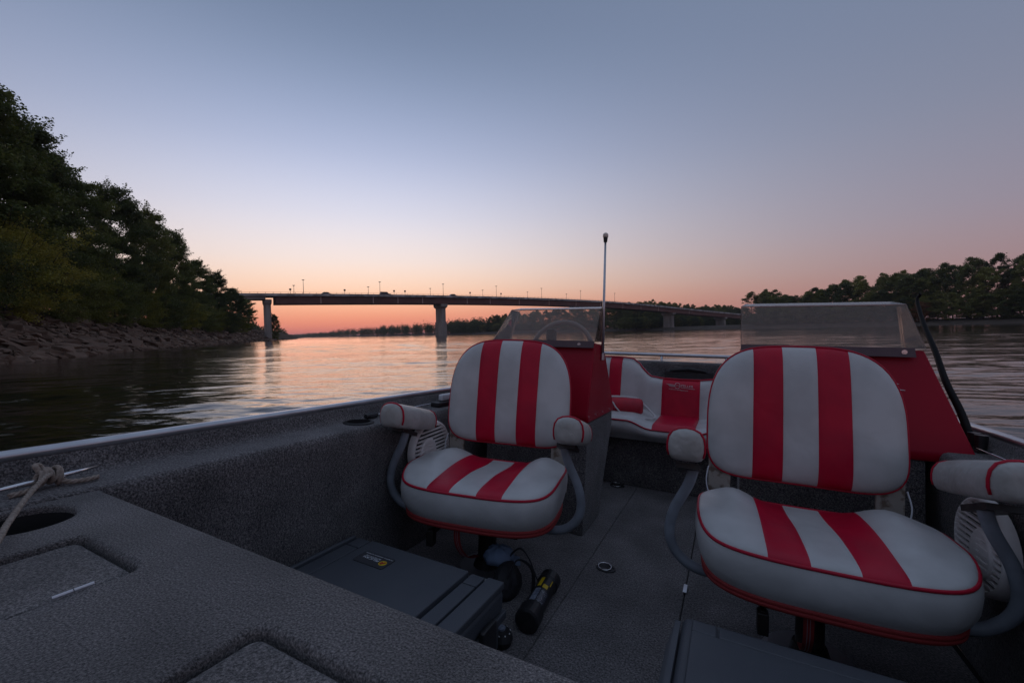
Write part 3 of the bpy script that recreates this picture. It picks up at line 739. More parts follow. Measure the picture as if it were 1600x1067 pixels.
for (s, ls, c0, c1, zb, foot) in ((0, 1.25, 2.6, 8.9, 0, 0), (87, 1.5, 1.9, 9.6, -1.4, 8), (306, 1.7, 1.3, 10.2, .0, 3), (392, 1.5, 1.3, 10.2, 0, 0), (-46, 1.0, 2.6, 8.9, 3, 0), (-92, 1.0, 2.6, 8.9, 3, 0)):
    zt = dz(s) - 4.3 if s > 3 else dz(s) - 2.1
    b = MB(); b.loft([rrect(s, c0, c1, ls, zb, .5), rrect(s, c0, c1, ls, zt - 2.4, .5)]); pr = b.build('pier', M_CONC, br, org=org)
    b = MB(); e = 1.0 if s > 3 else .5
    b.loft([rrect(s, c0 - .1, c1 + .1, ls + .1, zt - 2.398, .5), rrect(s, c0 - 1.3 * e, c1 + 1.3 * e, ls + .55 * e, zt - 1.5, .4), rrect(s, c0 - 1.5 * e, c1 + 1.5 * e, ls + .6 * e, zt - .002, .3)])
    b.build('pier_cap', M_CONC, pr, org=None if False else org)
    if foot:
        b = MB(); b.loft([rrect(s, c0 - .45, c1 + .45, ls + .4, zb, .6), rrect(s, c0 - .45, c1 + .45, ls + .4, foot, .6)]); b.build('pier_collar', M_CONC, pr, org=org)

def copy_tree(o, parent=None):
    c = o.copy(); COL.objects.link(c)
    if parent: c.parent = parent
    for ch in list(o.children): copy_tree(ch, c)
    return c
def lamp(h, name, label, cat, grp):
    r = thing(name, label, cat, (0, 0, 0), 0, grp)
    b = MB(); b.tube([(0, 0, 0), (0, 0, h * .6), (0, 0, h)], [.13, .10, .08], 6); b.build('pole', M_POLE, r)
    b = MB(); b.box((-.2, -.2, h), (.2, .2, h + .15)); b.box((-.55, -.22, h + .15), (.55, .22, h + .40)); b.build('lamp_head', M_POLE, r, bevel=.05)
    return r
names = ['nearest the rocky bank', 'second from the rocky bank', 'above the river pier', 'next beyond the river pier', 'above the steering wheel', 'beside the boat mast light', 'nearest the far bank']
proto = None
for i in range(7):
    s = 14.5 + 36 * i
    o = lamp(6.6, 'street_lamp', '', 'street lamp', 'tall lamps on the bridge') if proto is None else copy_tree(proto)
    proto = proto or o
    o.matrix_world = Matrix.Translation(bp(s, .8, dz(s)))
    o['label'] = 'tall street lamp on the bridge, ' + names[i] if i else 'tall street lamp on the bridge nearest the rocky bank'
proto = None
names = ['behind the first tall lamp', 'short of the second tall lamp', 'left of the river pier lamp', 'midway past the river pier', 'over the windshield', 'over the wheel']
names = ['just behind the tall lamp nearest the rocky bank', 'just before the second tall lamp', 'just before the lamp above the river pier', 'just before the fourth tall lamp', 'just before the fifth tall lamp', 'just before the sixth tall lamp']
for i in range(6):
    s = 11 + 35.6 * i
    o = lamp(5.0, 'street_lamp', '', 'street lamp', 'shorter lamps on the far side of the bridge') if proto is None else copy_tree(proto)
    proto = proto or o
    o.matrix_world = Matrix.Translation(bp(s + 1, W - .8, dz(s))); o['label'] = 'shorter far side street lamp ' + names[i]
proto = None
for i, (s, lb) in enumerate(((9, 'small road sign on the bridge beside the first tall lamp'), (33, 'dark triangular road sign on the bridge between the first two tall lamps'), (58, 'small road sign on the bridge between the second tall lamp and the river pier'),
                             (64, 'small road sign on the bridge just short of the river pier'), (104, 'small road sign on the bridge just past the river pier'), (126, 'road sign on the bridge past the fourth tall lamp'))):
    if proto is None:
        o = thing('road_sign', lb, 'road sign', group='road signs on the bridge')
        b = MB(); b.tube([(0, 0, 0), (0, 0, 2.6)], .09, 6); b.build('post', M_POLE, o)
        b = MB(); b.box((-.45, -.04, 1.9), (.45, .04, 2.8)); b.build('sign_panel', M_POLE, o)
        proto = o
    else: o = copy_tree(proto)
    o.matrix_world = Matrix.Translation(bp(s, .9, dz(s))) @ Matrix.Rotation(math.atan2(BD.y, BD.x) - .4, 4, 'Z'); o['label'] = lb
M_CAR = mat('car_paint', (.06, .06, .07), .3, coat=.5); M_GLASSD = mat('car_glass', (.01, .01, .012), .1)
for (s, L_, H_, lb) in ((25, 4.6, 1.45, 'small dark car on the bridge nearest the rocky bank'), (54, 5.6, 1.95, 'dark van on the bridge between the second and third lamps'), (94, 4.6, 1.5, 'dark car on the bridge just past the river pier')):
    o = thing('car', lb, 'van' if H_ > 1.7 else 'car', bp(s, 3.2, dz(s) + .02), math.atan2(BD.y, BD.x), 'vehicles crossing the bridge')
    h = H_ / 2; b = MB(); b.prism([(-L_ / 2, .35), (L_ / 2, .35), (L_ / 2, h), (L_ * .3, h + .08), (L_ * .16, H_), (-L_ * (.46 if H_ > 1.7 else .28), H_), (-L_ * .46, h + .1), (-L_ / 2, h)], -.9, .9, 'y'); b.build('body', M_CAR, o, bevel=.08)
    b = MB(); b.prism([(L_ * .24, h + .12), (L_ * .15, H_ - .1), (-L_ * .26, H_ - .1), (-L_ * .38, h + .12)], -.91, .91, 'y'); b.build('window', M_GLASSD, o)
    for (sx, sy) in ((1, 1), (1, -1), (-1, 1), (-1, -1)):
        b = MB(); b.cyl((sx * L_ * .3, sy * .82 - .1, .34), .34, .2, 16, axis='y'); b.build('wheel', M_BLACK, o)
# channel buoy
o = thing('buoy', 'tiny dark channel buoy afloat far out under the bridge', 'buoy', (-148, 470, 0))
b = MB(); b.cyl((0, 0, -.4), 1.2, .9, 16, r2=1.2); b.build('float', M_BLACKM, o); b = MB(); b.cyl((0, 0, .5), .8, 1.1, 12, r2=.3); b.build('top_mark', M_GIRD, o)

# ================================================================== THE BOAT (boat axes, metres, eye height = 0)
CX = -.277
FZ = -.85; DZ = -.32
def xl(y):                                   # left rail line
    if y < -.5:
        t = min(1, (-.5 - y) / 1.25); return CX - 1.0 * max(.03, (1 - t ** 2.2))
    return -1.283 - .026 * max(0, min(y, 2.0) - .3) 
boat_loc = (CX, 1.5, -.95)
boat = thing('fishing_boat', 'aluminium fishing boat with grey carpet lining seen from its bow toward the stern', 'boat', boat_loc, 0, boat=True)
def bpart(mb, name, m, parent=None, **k): return mb.build(name, m, parent or boat, org=boat_loc, **k)
STN = [-1.74, -1.6, -1.3, -1.0, -.75, -.5, -.2, .1, .4, .8, 1.2, 1.6, 2.0, 2.5, 3.0, 3.30]
def liner(side):
    rings = []
    for y in STN:
        x = xl(y); k = abs(x - CX); s = side
        if s > 0: X = lambda d: CX + k - d
        else: X = lambda d: CX - k + d
        narrow = k < .6
        lw = .15 * min(1, k / .9); wl = .005
        # closed cross-section (d inward from the rail line, z)
        prof = [(.0, -.262), (.012, -.262), (.016, -.285), (.022, -.302), (.036, -.311), (lw - .012, -.313), (lw, -.318), (lw + .006, -.332), (lw + .008, -.36), (lw - .005, -.50), (lw - .01, -.70), (lw - .012, -.87),
                (lw - .03, -.87), (lw - .03, -.36), (.0, -.33)]
        rings.append([(X(d), y, z) for d, z in prof])
    b = MB(); b.loft(rings)
    return b.build('side_liner', M_LINER, boat, org=boat_loc, smooth=False)
cups = {}
for sd in (-1, 1):
    o = liner(sd)
    cs = []
    for (cy, r) in ((1.165, .047), (2.35, .047)):
        c = MB(); k = abs(xl(cy) - CX) - .078; c.cyl((CX + sd * k, cy, -.40), r, .14, 40); cs.append(bpart(c, 'cutter', M_HOLE))
        cups[(sd, cy)] = (CX + sd * k, cy, r)
    bpy.context.view_layer.update()
    cut(o, cs)
    for p_ in o.data.polygons: p_.use_smooth = abs(p_.normal.y) < .9
    w = o.modifiers.new('wn', 'WEIGHTED_NORMAL'); 
    for key, (cx, cy, r) in list(cups.items()):
        if key[0] != sd: continue
        b = MB(); n = 32
        ring = lambda rr, z: [(cx + rr * cos(2 * pi * i / n), cy + rr * sin(2 * pi * i / n), z) for i in range(n)]
        b.loft([ring(r - .001, -.306), ring(r + .007, -.3085), ring(r + .009, -.3115), ring(r - .0012, -.312), ring(r - .0012, -.385), ring(r - .004, -.385), ring(r - .004, -.306), ring(r - .001, -.306)], cap=False)
        b.cyl((cx, cy, -.384), r - .002, .002, 32)
        bpart(b, 'cup_holder', M_HOLE, smooth=False)
    # rail cap of bare aluminium, hull side outside
    rings = []
    for y in STN:
        k = abs(xl(y) - CX); X = lambda d: CX + sd * (k - d)
        rings.append([(X(-.026), y, -.275), (X(-.03), y, -.262), (X(-.026), y, -.249), (X(-.012), y, -.243), (X(.006), y, -.243), (X(.012), y, -.248), (X(.012), y, -.261), (X(-.01), y, -.264)])
    b = MB(); b.loft(rings); bpart(b, 'gunwale_rail', M_ALU, smooth=True)
    rings = []
    for y in STN:
        k = abs(xl(y) - CX); X = lambda d: CX + sd * (k - d)
        rings.append([(X(-.008), y, -.266), (X(.02), y, -.70), (X(.09), y, -.90), (X(.16), y, -1.16), (X(min(.75, k)), y, -1.30), (X(min(.75, k)), y, -1.28), (X(.18), y, -1.14), (X(.11), y, -.90), (X(.04), y, -.70), (X(-.003), y, -.33)])
    b = MB(); b.loft(rings); bpart(b, 'hull_side', M_ALU, smooth=True)
b = MB()
for y0_, y1_ in ((-.5, 3.28),): b.box((CX - .27, y0_, -1.3), (CX + .27, y1_, -1.27))
bpart(b, 'keel_plate', M_ALU)
# floor panels with a gap between them
for (x0, x1) in ((-1.15, -.4795), (-.4765, -.1215), (-.1185, .60)):
    b = MB(); b.box((x0, .36, FZ - .02), (x1, 3.26, FZ)); bpart(b, 'floor_panel', M_FLOOR, bevel=.004)
b = MB(); b.box((-1.18, .3, FZ - .05), (.63, 3.27, FZ - .024)); bpart(b, 'floor_frame', M_HOLE)
# flush ring latches
for (x, y, r) in ((-.402, 1.628, .030), (-.59, 2.62, .036)):
    b = MB(); n = 32; ring = lambda rr, z: [(x + rr * cos(2 * pi * i / n), y + rr * .8 * sin(2 * pi * i / n), z) for i in range(n)]
    b.loft([ring(r * 1.25, FZ + .0005), ring(r * 1.2, FZ + .004), ring(r * 1.0, FZ + .004), ring(r * .9, FZ + .0012)]); lt = bpart(b, 'ring_latch', M_RINGC, smooth=False)
    b = MB(); b.tube([(x - .006 + r * .82 * cos(2 * pi * i / 28), y + .004 + r * .66 * sin(2 * pi * i / 28), FZ + .006 + .004 * sin(2 * pi * i / 28)) for i in range(28)], .0022, 6, loop=True); b.build('pull_ring', M_CHROME, lt, org=boat_loc, smooth=True)
b = MB(); b.box((-.128, 1.60, FZ + .001), (-.113, 1.655, FZ + .007)); bpart(b, 'seam_clip', M_ALU, bevel=.002)

# casting deck at the bow with sunken hatches and a round locker hole
deck = MB(); n = 24
yb = .40; DX0, DX1 = -1.155, .60
outline = []
ys = [-1.5, -1.2, -.9, -.5, 0, yb]
lft = [(xl(y) + .02 if y < -.4 else DX0, y) for y in ys]; rgt = [(2 * CX - x_, y) for x_, y in lft]
deck.prism(lft + rgt[::-1], DZ - .05, DZ, 'z')
d_o = bpart(deck, 'casting_deck', M_DECK)
hole = (-1.058, .272, .064)
def hatch_rect(x0, x1, y0, y1, r=.02):
    pts = []
    for (cx, cy, a0) in ((x1 - r, y1 - r, 0), (x0 + r, y1 - r, 90), (x0 + r, y0 + r, 180), (x1 - r, y0 + r, 270)):
        for k in range(5): a = radians(a0 + 90 * k / 4); pts.append((cx + r * cos(a), cy + r * sin(a)))
    return pts
HT = [(-.905, -.712, -.10, .298), (-.46, -.09, -.28, .303), (.155, .35, -.10, .298)]
cs = []
for h_ in HT:
    c = MB(); c.prism(hatch_rect(*h_), DZ - .10, DZ + .03, 'z'); cs.append(bpart(c, 'cutter', M_DECK))
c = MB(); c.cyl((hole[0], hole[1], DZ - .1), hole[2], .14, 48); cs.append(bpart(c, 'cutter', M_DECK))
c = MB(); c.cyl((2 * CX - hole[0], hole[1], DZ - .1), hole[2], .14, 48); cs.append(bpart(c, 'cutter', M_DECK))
bpy.context.view_layer.update(); cut(d_o, cs)
bv = d_o.modifiers.new('bevel', 'BEVEL'); bv.width = .011; bv.segments = 4; bv.limit_method = 'ANGLE'; bv.angle_limit = radians(50)
for h_ in HT:
    x0, x1, y0, y1 = h_; g = .006
    b = MB(); b.prism(hatch_rect(x0 + g, x1 - g, y0 + g, y1 - g, .016), DZ - .04, DZ - .006, 'z'); ho = bpart(b, 'hatch', M_DECK, bevel=.010, seg=4)
    if x0 < -.5:
        b = MB()
        for (ya, yc) in ((.208, .2265), (.2275, .246)):
            b.box((-.7135, ya, DZ + .001), (-.7075, yc, DZ + .0035))
            b.tube([(-.711, ya, DZ + .003), (-.711, yc, DZ + .003)], .0020, 8)
        b.build('hinge', M_ALU, ho, org=boat_loc)
b = MB(); b.box((DX0, yb - .03, FZ + .001), (DX1, yb - .012, DZ - .03)); bpart(b, 'deck_front_panel', M_LINER)
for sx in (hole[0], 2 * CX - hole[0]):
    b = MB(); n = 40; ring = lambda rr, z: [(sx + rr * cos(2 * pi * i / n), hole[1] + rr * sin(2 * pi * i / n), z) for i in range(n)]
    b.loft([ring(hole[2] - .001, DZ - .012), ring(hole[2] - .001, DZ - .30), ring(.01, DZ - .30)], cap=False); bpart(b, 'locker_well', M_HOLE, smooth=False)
# black sheet put under the deck so the hatches and wells stay dark
b = MB(); b.box((-1.14, -.9, DZ - .34), (.58, .36, DZ - .32)); bpart(b, 'dark_under_sheet', M_HOLE)

# stern wall and rail
b = MB(); b.box((-1.2, 3.18, -.85), (.64, 3.28, -.10)); bpart(b, 'transom_wall', M_LINER, bevel=.02, seg=3)
b = MB(); b.box((-1.2, 3.09, -.86), (.64, 3.178, -.24)); bpart(b, 'splash_well', M_LINER, bevel=.01)
b = MB()
b.tube([(-1.15, 3.30, -.115), (-1.15, 3.30, -.075), (-1.12, 3.30, -.058), (-.86, 3.30, -.057), (-.44, 3.30, -.056), (0, 3.30, -.056), (.56, 3.30, -.057), (.59, 3.30, -.07), (.59, 3.30, -.115)], .0125, 10)
rl = bpart(b, 'stern_rail', M_ALU, smooth=True)
for x in (-.444, -.02, .3):
    b = MB(); b.tube([(x, 3.30, -.15), (x, 3.30, -.062)], .0095, 8); b.build('rail_post', M_ALU, rl, org=boat_loc, smooth=True)
b = MB(); b.tube([(-.38, 3.17, -.20), (-.36, 3.165, -.160), (-.25, 3.163, -.146), (-.14, 3.165, -.158), (-.11, 3.17, -.20)], .013, 8); b.box((-.40, 3.155, -.215), (-.09, 3.177, -.170)); bpart(b, 'grab_handle', M_BLACK, smooth=False)

# mooring cleat and the rope
o = thing('mooring_cleat', 'long thin silver mooring cleat on the carpet ledge at the bow', 'cleat', (-1.215, .34, -.311), 0, boat=True)
b = MB(); b.tube([(.035, -.075, .018), (.02, -.03, .017), (.005, .03, .017), (-.010, .085, .019)], [.0035, .005, .005, .003], 10); b.build('horn', M_CHROME, o, smooth=True)
for dy in (-.018, .022):
    b = MB(); b.tube([(.012, dy, 0), (.012, dy, .016)], .006, 8); b.build('cleat_foot', M_CHROME, o)
b = MB(); rr = random.Random(9)
kn = Vector((.012, .002, .020))
loops = []
for q in range(5):
    ax = Vector((rr.uniform(-.3, .3), 1 + rr.uniform(-.5, .5), rr.uniform(-.4, .4))).normalized(); u = ax.cross(Vector((0, 0, 1))).normalized(); v = ax.cross(u)
    c = kn + Vector((rr.uniform(-.004, .004), (q - 2) * .0075, rr.uniform(-.001, .005)))
    b.tube([c + (u * cos(2 * pi * i / 16) * .0125 + v * sin(2 * pi * i / 16) * .0145) for i in range(16)], .0043, 8, loop=True)
def spline(P, n=8):
    P = [Vector(p) for p in P]; out = []
    for i in range(len(P) - 1):
        p0 = P[max(i - 1, 0)]; p1 = P[i]; p2 = P[i + 1]; p3 = P[min(i + 2, len(P) - 1)]
        for k in range(n):
            t = k / n; out.append(.5 * ((2 * p1) + (p2 - p0) * t + (2 * p0 - 5 * p1 + 4 * p2 - p3) * t * t + (3 * p1 - p0 - 3 * p2 + p3) * t ** 3))
    out.append(P[-1]); return out
def strands(mb, P, r):
    P = [Vector(p) for p in P]
    for k in range(3):
        Q_ = []
        acc = 0
        for i, p in enumerate(P):
            if i: acc += (p - P[i - 1]).length
            d = (P[min(i + 1, len(P) - 1)] - P[max(0, i - 1)]).normalized(); a_ = d.cross(Vector((0, 0, 1))); a_ = a_.normalized() if a_.length > 1e-4 else Vector((1, 0, 0)); b_ = a_.cross(d)
            w_ = acc / .028 * 2 * pi + k * 2 * pi / 3; Q_.append(p + (a_ * cos(w_) + b_ * sin(w_)) * r * .52)
        mb.tube(Q_, r * .58, 6)
strands(b, spline([(.03, .0, .03), (.06, -.02, .028), (.13, -.06, .016), (.22, -.10, .010), (.33, -.145, .006), (.5, -.24, .005), (.62, -.34, .005)], 22), .0044)
strands(b, spline([(.02, -.01, .012), (.032, -.03, .006), (.036, -.055, .005)], 14), .0050)
strands(b, spline([(.02, .015, .014), (.030, .03, .007), (.034, .055, .006), (.030, .072, .006)], 12), .0050)
b.tube(spline([(.0, .0, .030), (-.004, -.006, .042), (.004, -.014, .045), (.010, -.010, .034)]), .0050, 8)
ropeo = b.build('rope', M_ROPE, smooth=True); solo(ropeo, 'tan rope knotted round the silver cleat and trailing over the deck', 'rope', (-1.215, .34, -.311))

# ------------------------------------------------------------------ chairs
BW = .268; SB1, SB2 = .047, .132
def u_cols(hw):
    outs = []
    k = 12
    for i in range(k): outs.append(-hw + (hw - SB2) * (1 - cos(pi / 2 * i / k)))
    outs += [-SB2 - .005, -SB2, -SB2 + .005, -.11, -.09, -.07, -SB1 - .005, -SB1, -SB1 + .005, -.025]
    outs = sorted(set(round(v, 6) for v in outs))
    return outs + [0.0] + [-v for v in outs[::-1]]
UC = u_cols(BW); SW = .287; UCS = u_cols(SW)
def seam_dip(u, dep=.0035):
    return dep * (math.exp(-((abs(u) - SB1) / .004) ** 2) + math.exp(-((abs(u) - SB2) / .004) ** 2))
def is_red(u0, u1):
    m_ = abs((u0 + u1) / 2); return SB1 < m_ < SB2
def split_grid(fn, rows, mb_w, mb_r, UC=UC):
    """rows = number of steps; fn(u, t) gives the point"""
    for mb_, red in ((mb_w, False), (mb_r, True)):
        for j in range(len(UC) - 1):
            if is_red(UC[j], UC[j + 1]) != red: continue
            for i in range(rows):
                a, b_, c_, d_ = fn(UC[j], i / rows), fn(UC[j + 1], i / rows), fn(UC[j + 1], (i + 1) / rows), fn(UC[j], (i + 1) / rows)
                mb_.add([a, b_, c_, d_], [(0, 1, 2, 3)])
def make_chair(label, loc, yaw, group, arm_dx=.014, arm_dz=0):
    ch = thing('boat_chair', label, 'chair', loc, radians(yaw), group, boat=True)
    z0 = loc[2]
    Z = lambda z: z - z0
    # backrest
    def top(u): q = max(0, 1 - (abs(u) / BW) ** 3.4); return -.28 + .292 * q ** (1 / 3)
    def bot(u): q = max(0, 1 - (abs(u) / BW) ** 6); return -.28 - .145 * q ** (1 / 3.4)
    def w0(u, z): return .405 + (z + .42) * .15 - .30 * u * u
    def bulge(u, t): return (max(0, 1 - (abs(u) / BW) ** 6)) ** .5 * (max(0, 1 - abs(2 * t - 1) ** 5)) ** .5
    def tt(t): return .5 - .5 * cos(pi * t)
    def front(u, t):
        t = tt(t); z = bot(u) + (top(u) - bot(u)) * t; g = bulge(u, t)
        return (u, w0(u, z) - .040 * g + seam_dip(u) * min(1, g * 2) - .006 * g * sin(7 * u + 3 * t), Z(z))
    def rear(u, t):
        t = tt(t); z = bot(u) + (top(u) - bot(u)) * t; g = bulge(u, t); return (u, w0(u, z) + .030 * g, Z(z))
    bw_, br_, bk = MB(), MB(), MB()
    split_grid(front, 22, bw_, br_)
    for j in range(len(UC) - 1):
        for i in range(22): bw_.add([rear(UC[j], i / 22), rear(UC[j], (i + 1) / 22), rear(UC[j + 1], (i + 1) / 22), rear(UC[j + 1], i / 22)], [(0, 1, 2, 3)])
    bo = bw_.build('backrest', M_WHITE, ch, smooth=True)
    for sgn in (-1, 1):
        m_ = MB()
        for f in br_.f:
            vs = [br_.v[i] for i in f]
            if (vs[0][0] + vs[1][0]) * sgn > 0: m_.add(vs, [(0, 1, 2, 3)])
        m_.build('red_stripe', M_RED, bo, smooth=True)
    out = [(u, w0(u, top(u)) - .004, Z(top(u)) + .001) for u in UC] + [(u, w0(u, bot(u)) - .004, Z(bot(u)) - .001) for u in UC[::-1][1:-1]]
    m_ = MB(); m_.tube(out, .0036, 8, loop=True); m_.build('piping', M_PIPE, bo, smooth=True)
    # seat
    CW, HD = .165, .215
    def edge(u): return HD * (max(0, 1 - (abs(u) / SW) ** 3.2)) ** (1 / 3.2)
    def pz(w, u=0): return -.494 + .034 * (min(1, abs(u) / SW)) ** 3 * (lambda q: q * q * (3 - 2 * q))(max(0, min(1, (w + .03) / .16)))
    def sbulge(u, t): return (max(0, 1 - (abs(u) / SW) ** 5)) ** .5 * (max(0, 1 - abs(2 * t - 1) ** 6)) ** .5
    def sm(x): x = max(0, min(1, x)); return x * x * (3 - 2 * x)
    def seat_top(u, t):
        t = tt(t); w = CW - edge(u) + 2 * edge(u) * t; g = sbulge(u, t)
        z = pz(w, u) + .020 * g + .034 * math.exp(-((abs(u) - .19) / .065) ** 2) * sm((w + .02) / .28) * g - seam_dip(u, .003) * g - .02 * math.exp(-(u / .14) ** 2) * sm((w - .1) / .25) * g
        return (u, w, Z(z))
    sw_, sr_ = MB(), MB(); split_grid(seat_top, 24, sw_, sr_, UCS)
    n = 72
    def ringo(sc, z, rise=1.0, df=0):
        r = []
        for k in range(n):
            a = 2 * pi * k / n; cu, sw = cos(a), sin(a); e = 2 / 3.2
            u = SW * sc * (abs(cu) ** e) * (1 if cu > 0 else -1); w = CW + df + HD * sc * (abs(sw) ** e) * (1 if sw > 0 else -1)
            r.append((u, w, Z(z + rise * (pz(w, u) + .494))))
        return r
    sw_.loft([ringo(1.0, -.494), ringo(1.022, -.506), ringo(1.03, -.53), ringo(1.02, -.56), ringo(.985, -.585, .6, .004), ringo(.955, -.598, .3, .006)], cap=False)
    so_ = sw_.build('seat_cushion', M_WHITE, ch, smooth=True)
    for sgn in (-1, 1):
        m_ = MB()
        for f in sr_.f:
            vs = [sr_.v[i] for i in f]
            if (vs[0][0] + vs[1][0]) * sgn > 0: m_.add(vs, [(0, 1, 2, 3)])
        m_.build('red_stripe', M_RED, so_, smooth=True)
    m_ = MB(); m_.tube(ringo(1.004, -.495), .0044, 8, loop=True); m_.build('piping', M_PIPE, so_, smooth=True)
    m_ = MB(); m_.loft([ringo(.962, -.5965, .3, .006), ringo(.972, -.600, .25, .006), ringo(.97, -.606, .2, .006), ringo(.962, -.6075, .2, .006), ringo(.97, -.609, .2, .006), ringo(.965, -.616, .1, .006), ringo(.95, -.620, 0, .006)], cap=True); m_.build('skirt_band', M_STRAP, so_, smooth=True)
    # armrests
    for sg in (-1, 1):
        cu = sg * .316 + arm_dx
        prof = [(-.46, .12), (-.40, .02), (-.28, -.02), (0, -.03), (.28, -.02), (.40, .02), (.46, .12), (.5, .30), (.505, .50), (.47, .72), (.37, .90), (.20, .99), (0, 1.02), (-.20, .99), (-.37, .90), (-.47, .72), (-.505, .50), (-.5, .30)]
        def arm_ring(w, sw, sh, grow=0):
            dz_ = arm_dz - .22 * max(0, w); mid = .04
            return [(cu + a * (.090 * sw + grow), w, Z(-.308 + dz_ + mid + (q * .083 - mid) * sh + grow * (.5 if q > .5 else 0))) for a, q in prof]
        m_ = MB(); m_.loft([arm_ring(*q) for q in ((-.017, .25, .3), (-.016, .5, .55), (-.012, .76, .8), (-.004, .93, .94), (.004, .985, .985), (.006, .97, .97), (.012, 1.0, 1.0), (.05, 1.05, 1.03), (.12, 1.08, 1.02), (.19, 1.07, 1.0), (.245, .99, .95), (.253, .96, .92), (.274, .84, .80), (.288, .64, .58), (.296, .36, .30))])
        ao = m_.build('armrest', M_WHITE2, ch, smooth=True)
        for (w, sw, sh, rr_) in ((.006, .99, .985, .0038), (.262, .915, .87, .0026)):
            m_ = MB(); rg = arm_ring(w, sw, sh, .002); m_.tube(rg[6:] + rg[:1], rr_, 8); m_.build('piping', M_PIPE, ao, smooth=True)
        path = spline([(sg * .30, .10, Z(-.335)), (sg * .315, .10, Z(-.39)), (sg * .352, .10, Z(-.47)), (sg * .362, .10, Z(-.54)), (sg * .338, .105, Z(-.595)), (sg * .28, .11, Z(-.628)), (sg * .16, .12, Z(-.632))], 6)
        m_ = MB(); m_.tube(path, .0145, 12); m_.build('arm_tube', M_TUBE, ch, smooth=True)
        m_ = MB(); m_.box((sg * .315 - .03, .05, Z(-.352)), (sg * .315 + .03, .16, Z(-.338)), rot=Matrix.Rotation(-.36, 3, 'X')); m_.build('arm_bracket', M_BLACKM, ch)
        # hinge plate behind, white lacing beside it
        m_ = MB(); x0 = sg * .228; m_.box((x0 - .034, .395, Z(-.60)), (x0 + .034, .408, Z(-.36))); m_.build('hinge_plate', M_HINGE, ch, bevel=.003)
        m_ = MB(); m_.tube(spline([(sg * .262, .385, Z(-.40)), (sg * .268, .37, Z(-.44)), (sg * .262, .36, Z(-.475)), (sg * .245, .34, Z(-.50))]), .0022, 6); m_.build('lace', M_PRINT, ch, smooth=True)
    # under the seat
    m_ = MB(); m_.box((-.17, .02, Z(-.642)), (.17, .31, Z(-.6205))); m_.build('seat_plate', M_BLACKM, ch, bevel=.004)
    m_ = MB(); m_.box((-.14, .0, Z(-.665)), (-.125, .22, Z(-.644))); m_.box((-.147, -.01, Z(-.70)), (-.122, .02, Z(-.646))); m_.build('swivel_lever', M_BLACKM, ch, bevel=.003)
    m_ = MB(); m_.cyl((0, .20, Z(-.668)), .09, .022, 28); m_.build('swivel', M_BLACKM, ch)
    m_ = MB(); m_.cyl((0, .20, Z(FZ + .02)), .034, (-.670 - FZ - .02), 24); m_.cyl((0, .20, Z(FZ + .014)), .05, .03, 24, r2=.04); m_.build('pedestal', M_BLACKM, ch, smooth=False)
    m_ = MB(); m_.cyl((0, .20, Z(FZ)), .115, .014, 36, r2=.10); m_.build('pedestal_base', M_ALU, ch)
    xs = -.035
    P_ = spline([(xs, .03, Z(-.60)), (xs - .004, .005, Z(-.64)), (xs - .002, .02, Z(-.70)), (xs + .004, .08, Z(-.76)), (xs + .01, .16, Z(-.79))])
    m_ = MB(); m_.loft([[(q.x - .011, q.y, q.z), (q.x + .011, q.y, q.z), (q.x + .011, q.y + .002, q.z + .001), (q.x - .011, q.y + .002, q.z + .001)] for q in P_]); so2 = m_.build('strap', M_STRAP, ch)
    m_ = MB()
    for dx in (-.003, .003): m_.tube([(q.x + dx, q.y - .0006, q.z) for q in P_], .0007, 4)
    m_.build('stitching', M_STITCH, so2)
    return ch
G = 'striped chairs on pedestals'
c1 = make_chair('red and white striped chair in front of the console with the steering wheel', (-.767, 1.21, FZ), 9.5, G)
c2 = make_chair('red and white striped chair in front of the console with the curved black pole', (.222, 1.236, FZ), 2.3, G, -.004, .010)

